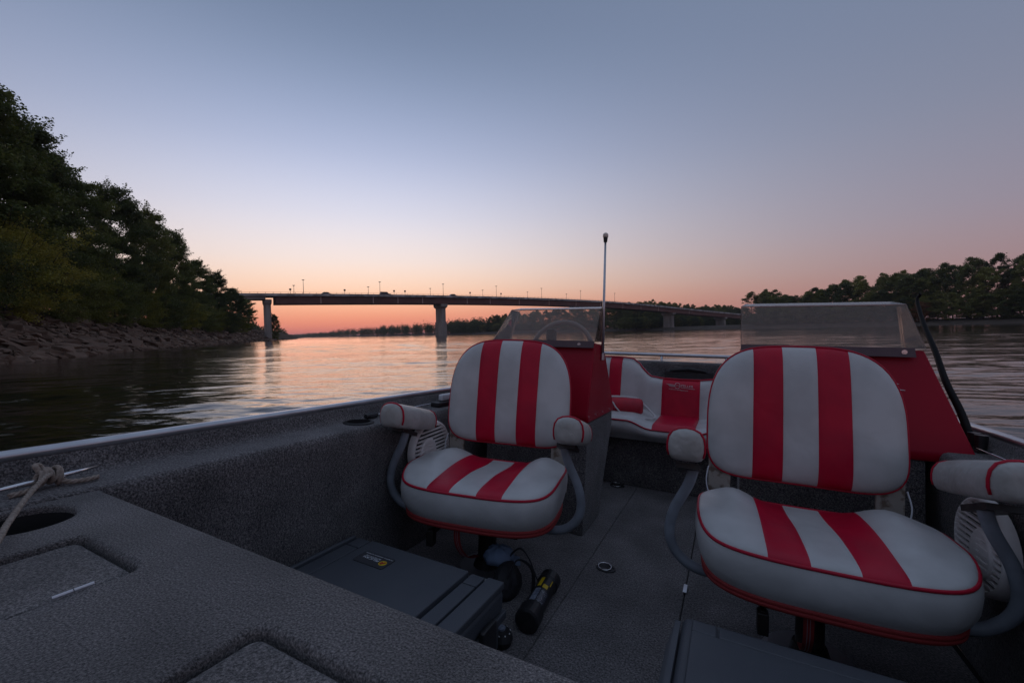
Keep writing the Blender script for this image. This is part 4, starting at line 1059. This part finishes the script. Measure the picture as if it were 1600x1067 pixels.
# ------------------------------------------------------------------ consoles
def console(x0, x1, xb, name_label, loc, wheel):
    o = thing('console', name_label, 'console', loc, 0, boat=True, group='red consoles behind the chairs')
    def lo(a, f, bott):   # outer edge widens toward the bottom
        return a + (bott - a) * f
    prof = [(1.955, .012), (2.085, .004), (2.15, -.05), (2.235, -.17), (2.34, -.33), (2.348, -.352), (1.872, -.352), (1.86, -.315)]
    inner = x1 if wheel else x0
    def X(side_in, z):
        f = max(0, min(1, (.012 - z) / .33))
        if side_in: return inner
        return (x0 + (xb - x0) * f) if wheel else (x1 + (xb - x1) * f)
    b = MB(); b.loft([[(X(True, z), y, z) for y, z in prof], [(X(False, z), y, z) for y, z in prof]])
    # lower lip: thin overlap round the carpet base
    b.build('red_cowl', M_CONS, o, org=loc, bevel=.006, seg=3)
    a0, a1 = (x0 + .02, x1 - .004) if wheel else (x0 + .004, .585)
    b = MB(); b.prism([(1.88, -.3525), (2.325, -.3525), (2.33, -.42), (2.18, -.69), (2.10, FZ + .001), (1.845, FZ + .001)], a0, a1, 'x'); b.build('carpet_base', M_LINER, o, org=loc, bevel=.006)
    # windshield: sloped pane, upper lip, side wings, bottom flange
    yb_, yt = 1.945, 2.03; zb, zt = .018, .176
    xo_b, xo_t = (x0, x0 + .058) if wheel else (x1, x1 - .03)
    xi_b = xi_t = inner
    th = .003
    def pane(pts, nm, m=M_PANE, par=None, t=th):
        P = [Vector(p) for p in pts]; nn = (P[1] - P[0]).cross(P[3] - P[0]).normalized() * t
        b = MB(); b.loft([P, [p + nn for p in P]]); return b.build(nm, m, par or ws, org=loc)
    b = MB(); P = [Vector(p) for p in ((xi_b, yb_, zb), (xo_b, yb_, zb), (xo_t, yt, zt), (xi_t, yt, zt))]; nn = (P[1] - P[0]).cross(P[3] - P[0]).normalized() * th
    b.loft([P, [p + nn for p in P]]); ws = b.build('windshield', M_PANE, o, org=loc)
    pane([(xi_t, yt + .001, zt + .001), (xo_t, yt + .001, zt + .001), (xo_t + (.03 if wheel else -.03), yt + .055, zt + .016), (xi_t + (-.006 if wheel else .02), yt + .055, zt + .016)], 'upper_lip')
    pane([(xo_b, yb_ + .003, zb), (xo_b + (.02 if wheel else -.02), yb_ + .16, zb), (xo_t + (.004 if wheel else -.004), yt + .09, zt), (xo_t, yt + .002, zt)], 'side_wing')
    pane([(xi_b, yb_ + .003, zb), (xi_b, yb_ + .14, zb), (xi_t, yt + .08, zt), (xi_t, yt + .002, zt)], 'side_wing')
    # bright polished top edge
    b = MB(); b.tube([(xi_t, yt, zt + .002), (xo_t, yt, zt + .002)], .0015, 6); b.tube([(xo_b, yb_, zb), (xo_t, yt, zt)], .0016, 6); b.build('pane_edge', mat('acrylic_edge', (.5, .38, .32), .3), ws, org=loc)
    b = MB(); b.prism([(yb_ - .006, .020), (yb_ + .001, .020), (1.928, -.012), (1.922, -.012)], min(xi_b, xo_b) + .0, max(xi_b, xo_b) - (.0 if wheel else .03), 'x'); fl = b.build('windshield_flange', mat('smoked_flange', (.06, .02, .028), .35, noise_col=(.08, .035, .04), nscale=12), o, org=loc)
    scr = [(-.63, 1.9335, .003), (-.95, 1.9335, .003)] if wheel else [(.538, 1.9335, .005), (.141, 1.9335, .005)]
    for (sx, sy, sz) in scr:
        b = MB(); b.cyl((sx, sy - .006, sz), .008, .006, 14, axis='y'); b.cyl((sx, sy - .009, sz), .0045, .003, 8, axis='y'); b.build('screw', M_CHROME, o, org=loc)
    return o
cl_ = (-.84, 2.1, FZ)
con1 = console(-1.10, -.56, -1.15, 'red console with steering wheel behind its windshield and the mast light beside it', cl_, True)
for (y, z) in ((1.885, -.325), (1.995, -.327), (2.115, -.330), (2.07, .0 - .012), (2.25, -.333)):
    b = MB(); b.cyl((-.56, y, z), .0055, .003, 10, axis='x'); b.build('rivet', M_CHROME, con1, org=cl_)
# steering wheel
wc = Vector((-.868, 2.32, -.045)); tilt = Matrix.Rotation(radians(-18), 3, 'X')
b = MB(); b.tube([wc + tilt @ Vector((.185 * cos(2 * pi * i / 40), 0, .185 * sin(2 * pi * i / 40))) for i in range(40)], .0135, 10, loop=True)
sw = b.build('steering_wheel', mat('wheel_grey', (.20, .18, .175), .35), con1, org=cl_, smooth=True)
for a in (205, 335):
    b = MB(); b.tube([wc + tilt @ Vector((.03 * cos(radians(a)), -.0, .03 * sin(radians(a)))), wc + tilt @ Vector((.178 * cos(radians(a)), 0, .178 * sin(radians(a))))], [.016, .011], 6); b.build('spoke', MATS['wheel_grey'], sw, org=cl_)
b = MB(); b.tube([wc + tilt @ Vector((0, -.035, 0)), wc + tilt @ Vector((0, .02, 0))], .042, 16); b.build('hub', M_BLACK, sw, org=cl_)
b = MB(); b.box((-.895, 2.16, -.06), (-.845, 2.20, .085)); b.build('dash_pod', M_BLACK, con1, org=cl_, bevel=.008)

cr_ = (.33, 2.1, FZ)
con2 = console(.04, .598, .70, 'wide red console with a plain face and the curved black pole behind it', cr_, False)
b = MB(); b.prism([(.40, -.1205), (.540, -.1265), (.536, -.1245), (.46, -.117), (.40, -.1125)], 1.893, 1.896, 'y')
b.prism([(.40, -.108), (.524, -.106), (.51, -.1005), (.40, -.100)], 1.893, 1.896, 'y')
for v_i in range(len(b.v)):
    x_, y_, z_ = b.v[v_i]; fy = 1.955 + (1.86 - 1.955) * (.012 - z_) / .327; b.v[v_i] = (x_, fy - .0015 - (1.896 - y_) * .3, z_)
b.build('white_stripe_mark', M_PRINT, con2, org=cr_)

# mast light
o = thing('mast_light', 'thin silver mast with a round stern light beside the steering console windshield', 'boat light', (-.552, 2.06, -.02), 0, boat=True)
b = MB(); b.tube([(0, 0, -.05), (0, 0, .2), (0, 0, .53)], [.0075, .0065, .005], 10); b.build('pole', M_ALU, o, smooth=True)
b = MB(); b.cyl((0, 0, .525), .0085, .022, 16, r2=.011); b.build('lamp_cap', M_BLACK, o)
b = MB(); b.loft([[(r * cos(2 * pi * i / 16), r * sin(2 * pi * i / 16), z) for i in range(16)] for r, z in ((.011, .5475), (.0135, .552), (.0138, .560), (.011, .567), (.005, .571), (.001, .572))]); b.build('globe', M_CLEAR, o)
b = MB(); b.cyl((0, 0, -.05), .010, .03, 12); b.build('socket', M_ALU, o)

# curved black pole standing behind the right console
P_ = spline([(.735, 1.99, -.30), (.72, 2.03, -.20), (.70, 2.09, -.10), (.695, 2.17, .01), (.69, 2.25, .10), (.69, 2.31, .17), (.692, 2.35, .225), (.70, 2.345, .244), (.693, 2.33, .246)], 5)
b = MB(); b.tube(P_, [.0125 - .0085 * i / (len(P_) - 1) for i in range(len(P_))], 10); o = b.build('black_pole', mat('black_rubber', (.008, .008, .009), .6, spec=.2), smooth=True); solo(o, 'curved tapering black pole rising behind the plain red console', 'pole')

# rods lying on the ledges
def rod(P0, P1, label, grp):
    o = thing('fishing_rod', label, 'fishing rod', P0, 0, group=grp, boat=True); d = Vector(P1) - Vector(P0)
    b = MB(); b.tube([(0, 0, 0), d * .5, d], [.0022, .0028, .0035], 8); b.build('rod_blank', M_CHROME, o, smooth=True)
    for t in (.02, .72):
        q = d * t; b = MB(); b.tube([q - d.normalized() * .03, q + d.normalized() * .03], .009, 10); b.box((q.x - .014, q.y - .018, -.009), (q.x + .014, q.y + .018, .0)); b.build('rod_clip', M_BLACK, o)
    return o
rod((-1.255, 1.24, -.300), (-1.262, 2.0, -.296), 'thin silver rod clipped along the ledge behind the wheel side chair', 'rods clipped on the ledges')
rod((.712, 1.55, -.300), (.722, 2.15, -.298), 'thin silver rod clipped along the ledge beside the plain red console', 'rods clipped on the ledges')
o = thing('rod_holder', 'pair of small black rod holders on the ledge beside the plain red console', 'rod holder', (.70, 1.98, -.311), 0, boat=True)
for dy in (-.06, -.015):
    b = MB(); b.cyl((.03, dy, 0), .014, .055, 14, r2=.017); b.build('holder_tube', M_BLACK, o)
b = MB(); b.box((.01, -.09, 0), (.05, .02, .008)); b.build('holder_base', M_BLACK, o)
o = thing('ledge_latch', 'white plastic latch with black base on the ledge behind the striped backrest', 'latch', (-1.235, 1.70, -.311), 0, boat=True)
b = MB(); b.box((-.02, -.07, 0), (.03, .07, .022)); b.build('latch_base', M_BLACK, o, bevel=.004)
b = MB(); b.box((-.015, -.02, .0225), (.012, .08, .055)); b.build('latch_body', M_PRINT, o, bevel=.008)

# ------------------------------------------------------------------ stern bench
BL_ = (CX, 2.8, FZ)
bench = thing('stern_bench', 'red and white vinyl stern bench with an emblem on its middle panel', 'bench seat', BL_, 0, boat=True)
def b_top(x):
    a = abs(x - CX)
    k = [(0, -.206), (.12, -.203), (.19, -.194), (.235, -.158), (.27, -.112), (.315, -.080), (.40, -.072), (.55, -.074), (.70, -.08), (.80, -.11)]
    for (p, q) in zip(k[:-1], k[1:]):
        if a <= q[0]:
            t = (a - p[0]) / (q[0] - p[0]); t = t * t * (3 - 2 * t) * .4 + t * .6; return p[1] + (q[1] - p[1]) * t
    return k[-1][1]
def bench_zone(x):
    a = abs(x - CX); return (a < .115) or (.385 < a < .47)
xs_ = sorted(set([round(CX + sgn * v, 4) for sgn in (-1, 1) for v in (0, .03, .06, .09, .109, .115, .121, .15, .17, .19, .21, .23, .25, .27, .29, .31, .33, .36, .379, .385, .391, .42, .45, .464, .47, .476, .52, .58, .64, .70, .74, .77, .79)]))
def bdip(x): a = abs(x - CX); return .004 * sum(math.exp(-((a - q) / .004) ** 2) for q in (.115, .385, .47))
def eb(x): return max(0, 1 - (abs(x - CX) / .79) ** 12) ** .5
wback, red = MB(), {}
nr = 16
def bfront(x, t):
    z0_ = -.52; zt_ = b_top(x); z = z0_ + (zt_ - z0_) * t; g = (1 - max(0, (t - .8) / .2) ** 2.2) ** .5 if t > .8 else 1
    return (x, 2.985 + (z + .45) * .16 - .05 * g * eb(x) + bdip(x), z)
def brear(x, t):
    z0_ = -.52; zt_ = b_top(x); z = z0_ + (zt_ - z0_) * t; g = (1 - max(0, (t - .8) / .2) ** 2.2) ** .5 if t > .8 else 1
    return (x, 2.985 + (z + .45) * .16 + .045 * g * eb(x), z)
red_mbs = []
for j in range(len(xs_) - 1):
    xm = (xs_[j] + xs_[j + 1]) / 2; isr = bench_zone(xm)
    key = 0 if abs(xm - CX) < .12 else (1 if xm > CX else 2)
    tgt = wback
    if isr: tgt = red.setdefault(key, MB())
    for i in range(nr):
        tgt.add([bfront(xs_[j], i / nr), bfront(xs_[j + 1], i / nr), bfront(xs_[j + 1], (i + 1) / nr), bfront(xs_[j], (i + 1) / nr)], [(0, 1, 2, 3)])
        wback.add([brear(xs_[j], i / nr), brear(xs_[j + 1], i / nr), brear(xs_[j + 1], (i + 1) / nr), brear(xs_[j], (i + 1) / nr)], [(0, 3, 2, 1)])
bo = wback.build('bench_back', M_WHITE, bench, org=BL_, smooth=True)
for k_, m_ in red.items(): m_.build('red_panel', M_RED, bo, org=BL_, smooth=True)
m_ = MB(); m_.tube([(x, 2.985 + (b_top(x) + .45) * .16 - .022, b_top(x) - .0035) for x in xs_], .005, 8); m_.build('piping', M_PIPE, bo, org=BL_, smooth=True)
# emblem: winged ring and lettering stitched on the middle panel
ey = lambda z: 2.985 + (z + .45) * .16 - .0515
eo = MB(); c0 = (-.297, -.248)
eo.tube([(c0[0] + .017 * cos(2 * pi * i / 28), ey(c0[1] + .017 * sin(2 * pi * i / 28)), c0[1] + .017 * sin(2 * pi * i / 28)) for i in range(28)], .0016, 6, loop=True)
for i, (xa, xb2, z_) in enumerate(((-.366, -.318, -.240), (-.358, -.316, -.2445), (-.352, -.316, -.249), (-.350, -.318, -.2535))):
    eo.prism([(xa, z_ + .0016), (xb2, z_ - .0012), (xb2, z_ - .0032), (xa + .006, z_ - .0012)], ey(z_) - .001, ey(z_) + .002, 'y')
eo.prism([(-.314, -.2462), (-.280, -.2462), (-.280, -.2488), (-.314, -.2488)], ey(-.247) - .001, ey(-.247) + .002, 'y')
eo.prism([(-.276, -.2575), (-.190, -.2640), (-.195, -.2660), (-.276, -.2600)], ey(-.26) - .001, ey(-.26) + .002, 'y')
eo.build('emblem', mat('silver_thread', (.62, .5, .52), .6), bo, org=BL_)
rot_face = Matrix.Rotation(radians(90), 4, 'X')
def on_back(x, z): return Matrix.Translation((x - BL_[0], ey(z) - .0008 - BL_[1], z - BL_[2])) @ Matrix.Rotation(radians(3.5), 4, 'Y') @ Matrix.Rotation(radians(-9), 4, 'X') @ rot_face
text_mesh('PELLER', .0205, MATS['silver_thread'], 'lettering', bo, on_back(-.238, -.2485), .0008, 1.15)
text_mesh('CUSTOM UPHOLSTERY', .0098, MATS['silver_thread'], 'lettering', bo, on_back(-.290, -.2745), .0006, 1.15)
# seat cushion of the bench
cw, cred = MB(), MB()
def cz(x):
    a = abs(x - CX); s_ = max(0, min(1, (a - .12) / .14)); return -.462 + .040 * s_ * s_ * (3 - 2 * s_)
def ctop(x, t):
    y = 2.56 + .41 * t; g = (1 - (1 - min(1, t / .18)) ** 2.2) ** .5; g2 = 1 - .012 * 0
    return (x, y, cz(x) - .016 * (1 - g) + .012 * g * (1 if abs(x - CX) < .115 else .4) - bdip(x) + .01 * t)
def cfront(x, t):
    z = cz(x) - .016 - (cz(x) - .016 + .555) * t; return (x, 2.56 - .018 * sin(pi * min(1, t * 1.1)) + .05 * t * t, z)
for j in range(len(xs_) - 1):
    xm = (xs_[j] + xs_[j + 1]) / 2
    tgt = cred if abs(xm - CX) < .115 else cw
    for i in range(14): tgt.add([ctop(xs_[j], i / 14), ctop(xs_[j + 1], i / 14), ctop(xs_[j + 1], (i + 1) / 14), ctop(xs_[j], (i + 1) / 14)], [(0, 1, 2, 3)])
    for i in range(8): cw.add([cfront(xs_[j], i / 8), cfront(xs_[j + 1], i / 8), cfront(xs_[j + 1], (i + 1) / 8), cfront(xs_[j], (i + 1) / 8)], [(0, 3, 2, 1)])
co = cw.build('bench_cushion', M_WHITE, bench, org=BL_, smooth=True)
cred.build('red_panel', M_RED, co, org=BL_, smooth=True)
m_ = MB(); m_.tube([(x, 2.556, cz(x) - .015) for x in xs_], .0045, 8); m_.build('piping', M_PIPE, co, org=BL_, smooth=True)
b = MB(); b.box((CX - .80, 2.66, FZ), (CX + .80, 2.96, -.556)); b.build('bench_box', M_LINER, bench, org=BL_, bevel=.006)

# throw cushion with white straps
o = thing('throw_cushion', 'red rolled throw cushion with white straps lying on the stern bench', 'cushion', (-.60, 2.80, -.40), radians(4), boat=True)
b = MB(); rings = []
for (x, s_) in ((-.135, .55), (-.13, .85), (-.11, .98), (0, 1.02), (.09, 1.0), (.108, .9), (.116, .6)):
    rings.append([(x, .058 * s_ * cos(2 * pi * i / 20) * 1.15, .012 + .056 * s_ * sin(2 * pi * i / 20)) for i in range(20)])
b.loft(rings); b.build('cushion_body', mat('red_canvas', (.48, .01, .03), .65, noise_col=(.36, .01, .03), nscale=14, bump=.5, bscale=24, bdist=.01), o, smooth=True)
for (P_, r_) in (([(-.13, -.05, .055), (-.07, -.062, .045), (-.04, -.072, .01), (.0, -.085, -.022), (.06, -.10, -.036), (.13, -.11, -.040), (.175, -.095, -.038), (.195, -.07, -.034), (.19, -.03, -.026), (.165, .0, -.008), (.12, .02, .03), (.085, .01, .062), (.04, .0, .071), (-.03, 0, .072), (-.11, -.02, .069)], .006),):
    q = spline(P_, 6); b = MB(); b.tube(q, .0078, 8, flat=.5); b.build('strap', mat('white_strap', (.52, .5, .5), .6), o, smooth=True)

# ------------------------------------------------------------------ speakers on the side liners
def speaker(loc, face, label, slope):
    """face = +1 looks toward +x, -1 toward -x"""
    o = thing('speaker', label, 'speaker', loc, 0, boat=True, group='round white speakers on the side panels')
    R_ = .128; n = 48
    def ring(r, d): return [(face * d, r * cos(2 * pi * i / n), r * .92 * sin(2 * pi * i / n)) for i in range(n)]
    b = MB(); b.loft([ring(R_, 0), ring(R_, .012), ring(R_ * .97, .024), ring(R_ * .90, .030), ring(R_ * .87, .026), ring(R_ * .87, .006), ring(.001, .006)], cap=False); b.build('speaker_frame', M_GRILLE, o, smooth=True)
    b = MB(); b.loft([ring(R_ * .86, .007), ring(R_ * .86, .008)]); b.build('speaker_cone', M_HOLE, o)
    k = -8
    for k in range(-7, 8):
        h = k * .0158; w_ = (max(0, (R_ * .88) ** 2 - (h / .92) ** 2)) ** .5
        if w_ < .02: continue
        b = MB(); b.box((min(face * .022, face * .031), -w_, h - .0031), (max(face * .022, face * .031), w_, h + .0031), rot=Matrix.Rotation(slope, 3, 'X'), c=(0, 0, 0)); b.build('slat', M_GRILLE, o)
    cy = -.035 * face * 0 - .03
    b = MB()
    def ring2(r, d): return [(face * d, cy + r * cos(2 * pi * i / 28), r * 1.15 * sin(2 * pi * i / 28) - .01) for i in range(28)]
    b.loft([ring2(.052, .018), ring2(.052, .031), ring2(.045, .036), ring2(.030, .024), ring2(.012, .030), ring2(.002, .031)]); b.build('tweeter_cup', M_GRILLE, o, smooth=True)
    return o
speaker((-1.142, 1.47, -.455), 1, 'white slotted speaker on the side panel behind the wheel side chair', .06)
speaker((.592, 1.495, -.475), -1, 'white slotted speaker on the side panel beside the chair nearest the camera', -.02)

# ------------------------------------------------------------------ cases
def case(x0, x1, y0, y1, z1, label, second=False):
    loc = ((x0 + x1) / 2, (y0 + y1) / 2, FZ)
    o = thing('equipment_case', label, 'case', loc, 0, boat=True, group='black equipment cases on the floor')
    zm = FZ + (z1 - FZ) * .52
    b = MB(); b.box((x0 + .012, y0 + .012, FZ + .001), (x1 - .012, y1 - .012, zm - .004)); b.build('case_base', M_CASE, o, org=loc, bevel=.018, seg=4)
    b = MB(); b.box((x0, y0, zm - .012), (x1, y1, zm + .012)); b.build('case_rim', M_CASE, o, org=loc, bevel=.005)
    if not second:
        gw = .010; xa, xb2, xc_, xd = x0 + .030, x0 + .092, x1 - .112, x1 - .058
        segs = [(x0 + .006, xa - gw), (xa, xb2 - gw), (xb2, xc_ - gw), (xc_, xd - gw), (xd, x1 - .006)]
        b = MB(); b.box((x0 + .006, y0 + .006, zm + .010), (x1 - .006, y1 - .006, z1 - .018)); lid = b.build('case_lid', M_CASE, o, org=loc, bevel=.016, seg=4)
        for i, (sa, sb) in enumerate(segs):
            if i in (1, 3):
                for (ya, yc) in ((y0 + .008, y1 - .062), (y1 - .058, y1 - .008)):
                    b = MB(); b.box((sa, ya, z1 - .0205), (sb, yc, z1 - .002 - (.003 if i == 1 else .003))); b.build('lid_rib', M_CASE, lid, org=loc, bevel=.003)
            else:
                b = MB(); b.box((sa, y0 + .008, z1 - .0205), (sb, y1 - .008, z1)); b.build('lid_panel', M_CASE, lid, org=loc, bevel=.0045, seg=3)
    else:
        b = MB(); b.box((x0 + .006, y0 + .006, zm + .010), (x1 - .006, y1 - .006, z1 - .008)); lid = b.build('case_lid', M_CASE, o, org=loc, bevel=.02, seg=4)
        b = MB(); b.box((x0 + .03, y0 + .03, z1 - .0095), (x1 - .03, y1 - .075, z1)); b.build('lid_panel', M_CASE, lid, org=loc, bevel=.004)
        for (sa, sb) in ((x0 + .03, x0 + .082), (x0 + .086, x1 - .03)):
            b = MB(); b.box((sa, y1 - .071, z1 - .0095), (sb, y1 - .03, z1 - .002)); b.build('lid_panel', M_CASE, lid, org=loc, bevel=.004)
        b = MB(); b.box((x0 - .034, y0 + .02, FZ + .004), (x0 + .02, y1 - .012, zm - .014)); b.build('side_flange', M_CASE, o, org=loc, bevel=.008)
        for k in range(4):
            b = MB(); b.box((x0 - .026 + k * .006, y1 - .035 - k * .0, zm + .02 + k * .02), (x0 + .004, y0 + .05, zm + .028 + k * .02)); b.build('side_rib', M_CASE, o, org=loc)
    for k in (.25, .75):
        yy = y0 + (y1 - y0) * k
        b = MB(); b.box((x1 - .002, yy - .035, zm - .05), (x1 + .014, yy + .035, zm + .035)); b.build('latch', M_BLACK, o, org=loc, bevel=.005)
    b = MB(); b.tube([(x1, y1 - .30, zm - .03), (x1 + .03, y1 - .29, zm - .03), (x1 + .03, y1 - .16, zm - .03), (x1, y1 - .15, zm - .03)], .009, 8); b.build('handle', M_BLACK, o, org=loc)
    return o, lid, loc
o, lid, loc = case(-1.125, -.535, .60, 1.062, -.66, 'black equipment case with a printed label, partly under the wheel side chair')
lx, ly = -.935, .962
b = MB(); b.prism(hatch_rect(lx - .058, lx + .058, ly - .030, ly + .030, .006), -.66, -.6588, 'z'); lb_ = b.build('label', M_LABEL, lid, org=loc)
b = MB(); b.tube([(p_[0], p_[1], -.6592) for p_ in hatch_rect(lx - .058, lx + .058, ly - .030, ly + .030, .006)], .0009, 4, loop=True); b.build('label_border', M_HOLE, lid, org=loc)
lm = lambda x, y: Matrix.Translation((x - loc[0], y - loc[1], -.6585 - loc[2])) @ Matrix.Rotation(pi, 4, 'Z')
text_mesh('PELICAN', .0145, M_PRINT, 'label_print', lid, lm(lx - .012, ly + .001), .0002, 1.1)
text_mesh('PROTECTOR CASE', .0065, M_PRINT, 'label_print', lid, lm(lx - .012, ly + .0125 - .002), .0002, 1.1)
text_mesh('WATERTIGHT  CRUSHPROOF  DUSTPROOF', .0045, M_PRINT, 'label_print', lid, lm(lx, ly + .0225), .0002, 1.2)
text_mesh('1600', .006, M_PRINT, 'label_print', lid, lm(lx - .047, ly - .02), .0002, 1.0) if False else None
b = MB(); b.cyl((lx + .037, ly - .003, -.6588), .0125, .0006, 24); b.build('emblem_disc', M_YEL, lid, org=loc)
b = MB(); b.prism([(lx + .028, ly - .008), (lx + .036, ly - .013), (lx + .041, ly - .006), (lx + .047, ly + .004), (lx + .040, ly + .004), (lx + .036, ly - .001), (lx + .031, ly + .004)], -.658, -.6576, 'z'); b.build('emblem_bird', mat('emblem_red', (.35, .03, .02), .5), lid, org=loc)
case(-.094, .56, .66, 1.14, -.642, 'large black case under the chair nearest the camera', True)

# ------------------------------------------------------------------ torch and small clutter on the floor
d = Vector((.036 * 1.0, .25, 0)); P0 = Vector((-.512, 1.142, -.812)); P1 = Vector((-.535, 1.395, -.814)); dr = (P1 - P0).normalized()
ang = math.atan2(dr.y, dr.x)
o = thing('torch', 'fat black torch with yellow and silver label lying on the floor', 'torch', P0, ang, boat=True)
b = MB(); b.tube([(0, 0, 0), (.004, 0, 0), (.05, 0, 0), (.056, 0, 0)], [.030, .037, .037, .031], 28); b.build('torch_head', M_BLACK, o, smooth=False)
b = MB(); b.tube([(.055, 0, 0), (.205, 0, 0)], .031, 28); b.build('barrel', M_BLACK, o, smooth=False)
b = MB(); b.tube([(.204, 0, 0), (.21, 0, 0), (.248, 0, 0), (.254, 0, 0)], [.031, .0355, .0355, .029], 28); b.build('tail_cap', M_BLACK, o, smooth=False)
def wrap(mb_, x0, x1, a0, a1, r, n=8):
    for i in range(n):
        p, q = radians(a0 + (a1 - a0) * i / n), radians(a0 + (a1 - a0) * (i + 1) / n)
        mb_.add([(x0, r * cos(p), r * sin(p)), (x1, r * cos(p), r * sin(p)), (x1, r * cos(q), r * sin(q)), (x0, r * cos(q), r * sin(q))], [(0, 1, 2, 3)])
for (x0, x1, a0, a1, m_) in ((.064, .132, 62, 96, M_SILV), (.066, .128, 100, 150, mat('speckled_print', (.04, .045, .06), .3, noise_col=(.5, .52, .6), nscale=380, nmix=(.6, .68))), (.146, .198, 60, 84, M_YEL), (.140, .160, 96, 128, M_YEL), (.165, .198, 132, 138, M_YEL)):
    b = MB(); wrap(b, x0, x1, a0, a1, .0314); b.build('label', m_, o)
o = thing('headlamp', 'small round black headlamp with a pale lens on the floor by the deck edge', 'headlamp', (-.556, 1.075, -.822), 0, boat=True)
b = MB(); b.cyl((0, 0, -.028), .026, .02, 24, r2=.032); b.cyl((0, 0, -.008), .032, .02, 24, r2=.022); b.build('lamp_body', M_BLACK, o)
b = MB(); b.cyl((-.004, .004, .012), .012, .004, 16); b.build('lens', M_SILV, o)
b = MB()
for i in range(9): a = 2 * pi * i / 9; b.cyl((.024 * cos(a), .024 * sin(a), .008), .0022, .002, 6)
b.build('led_ring', M_PRINT, o)
# camera bag with straps
o = thing('camera_bag', 'slumped black bag with looped straps under the wheel side chair', 'bag', (-.66, 1.30, FZ), 0, boat=True)
b = MB(); rings = []
for i, (z, s_) in enumerate(((0, .9), (.02, 1.05), (.055, .95), (.085, .7), (.10, .4), (.105, .1))):
    rings.append([(s_ * .042 * cos(2 * pi * k / 24) * (1 + .15 * sin(3 * k + i)), s_ * .068 * sin(2 * pi * k / 24) * (1 + .12 * cos(2 * k + i)), z) for k in range(24)])
b.loft(rings); b.build('bag_body', mat('black_nylon', (.018, .018, .022), .7, noise_col=(.03, .03, .035), nscale=30, bump=.7, bscale=40, bdist=.01), o, smooth=True)
for P_ in ([(.03, -.05, .08), (.05, -.03, .135), (.075, .0, .12), (.09, .02, .08), (.085, .03, .01)], [(-.02, .02, .09), (.02, .05, .135), (.05, .07, .10), (.08, .08, .03), (.12, .07, .006)]):
    b = MB(); b.tube(spline(P_), .006, 6, flat=.4); b.build('strap', MATS['black_nylon'], o, smooth=True)
o = thing('blue_cloth', 'crumpled blue cloth cap lying on the black bag', 'cap', (-.705, 1.325, FZ + .088), .5, boat=True)
b = MB(); rings = []
for i, (z, s_) in enumerate(((0, .95), (.02, 1.0), (.038, .85), (.048, .5), (.05, .1))):
    rings.append([(s_ * .05 * cos(2 * pi * k / 28) * (1 + .13 * sin(5 * k * .9 + i)), s_ * .042 * sin(2 * pi * k / 28), z + .004 * sin(k * 1.7)) for k in range(28)])
b.loft(rings); b.build('cap_crown', M_BLUEC, o, smooth=True)
b = MB(); b.loft([[(.03, -.035, .004), (.03, .035, .004), (.03, .035, .008), (.03, -.035, .008)], [(.075, -.028, -.004), (.075, .028, -.004), (.075, .028, 0), (.075, -.028, 0)]]); b.build('cap_peak', M_BLUEC, o)

# ------------------------------------------------------------------ evening haze over the river
hz = bpy.data.materials.new('evening_haze'); hz.use_nodes = True
for n_ in list(hz.node_tree.nodes):
    if n_.type == 'BSDF_PRINCIPLED': hz.node_tree.nodes.remove(n_)
pv = hz.node_tree.nodes.new('ShaderNodeVolumePrincipled'); pv.inputs['Color'].default_value = (.82, .84, .88, 1); pv.inputs['Density'].default_value = HAZE; pv.inputs['Anisotropy'].default_value = .2
hz.node_tree.links.new(pv.outputs[0], hz.node_tree.nodes['Material Output'].inputs['Volume'])
b = MB(); b.box((-9600, -9600, -2.6), (9600, 10200, 46)); o = b.build('haze', hz); o['kind'] = 'stuff'; tag(o, 'thin evening haze over the whole river valley', 'haze')
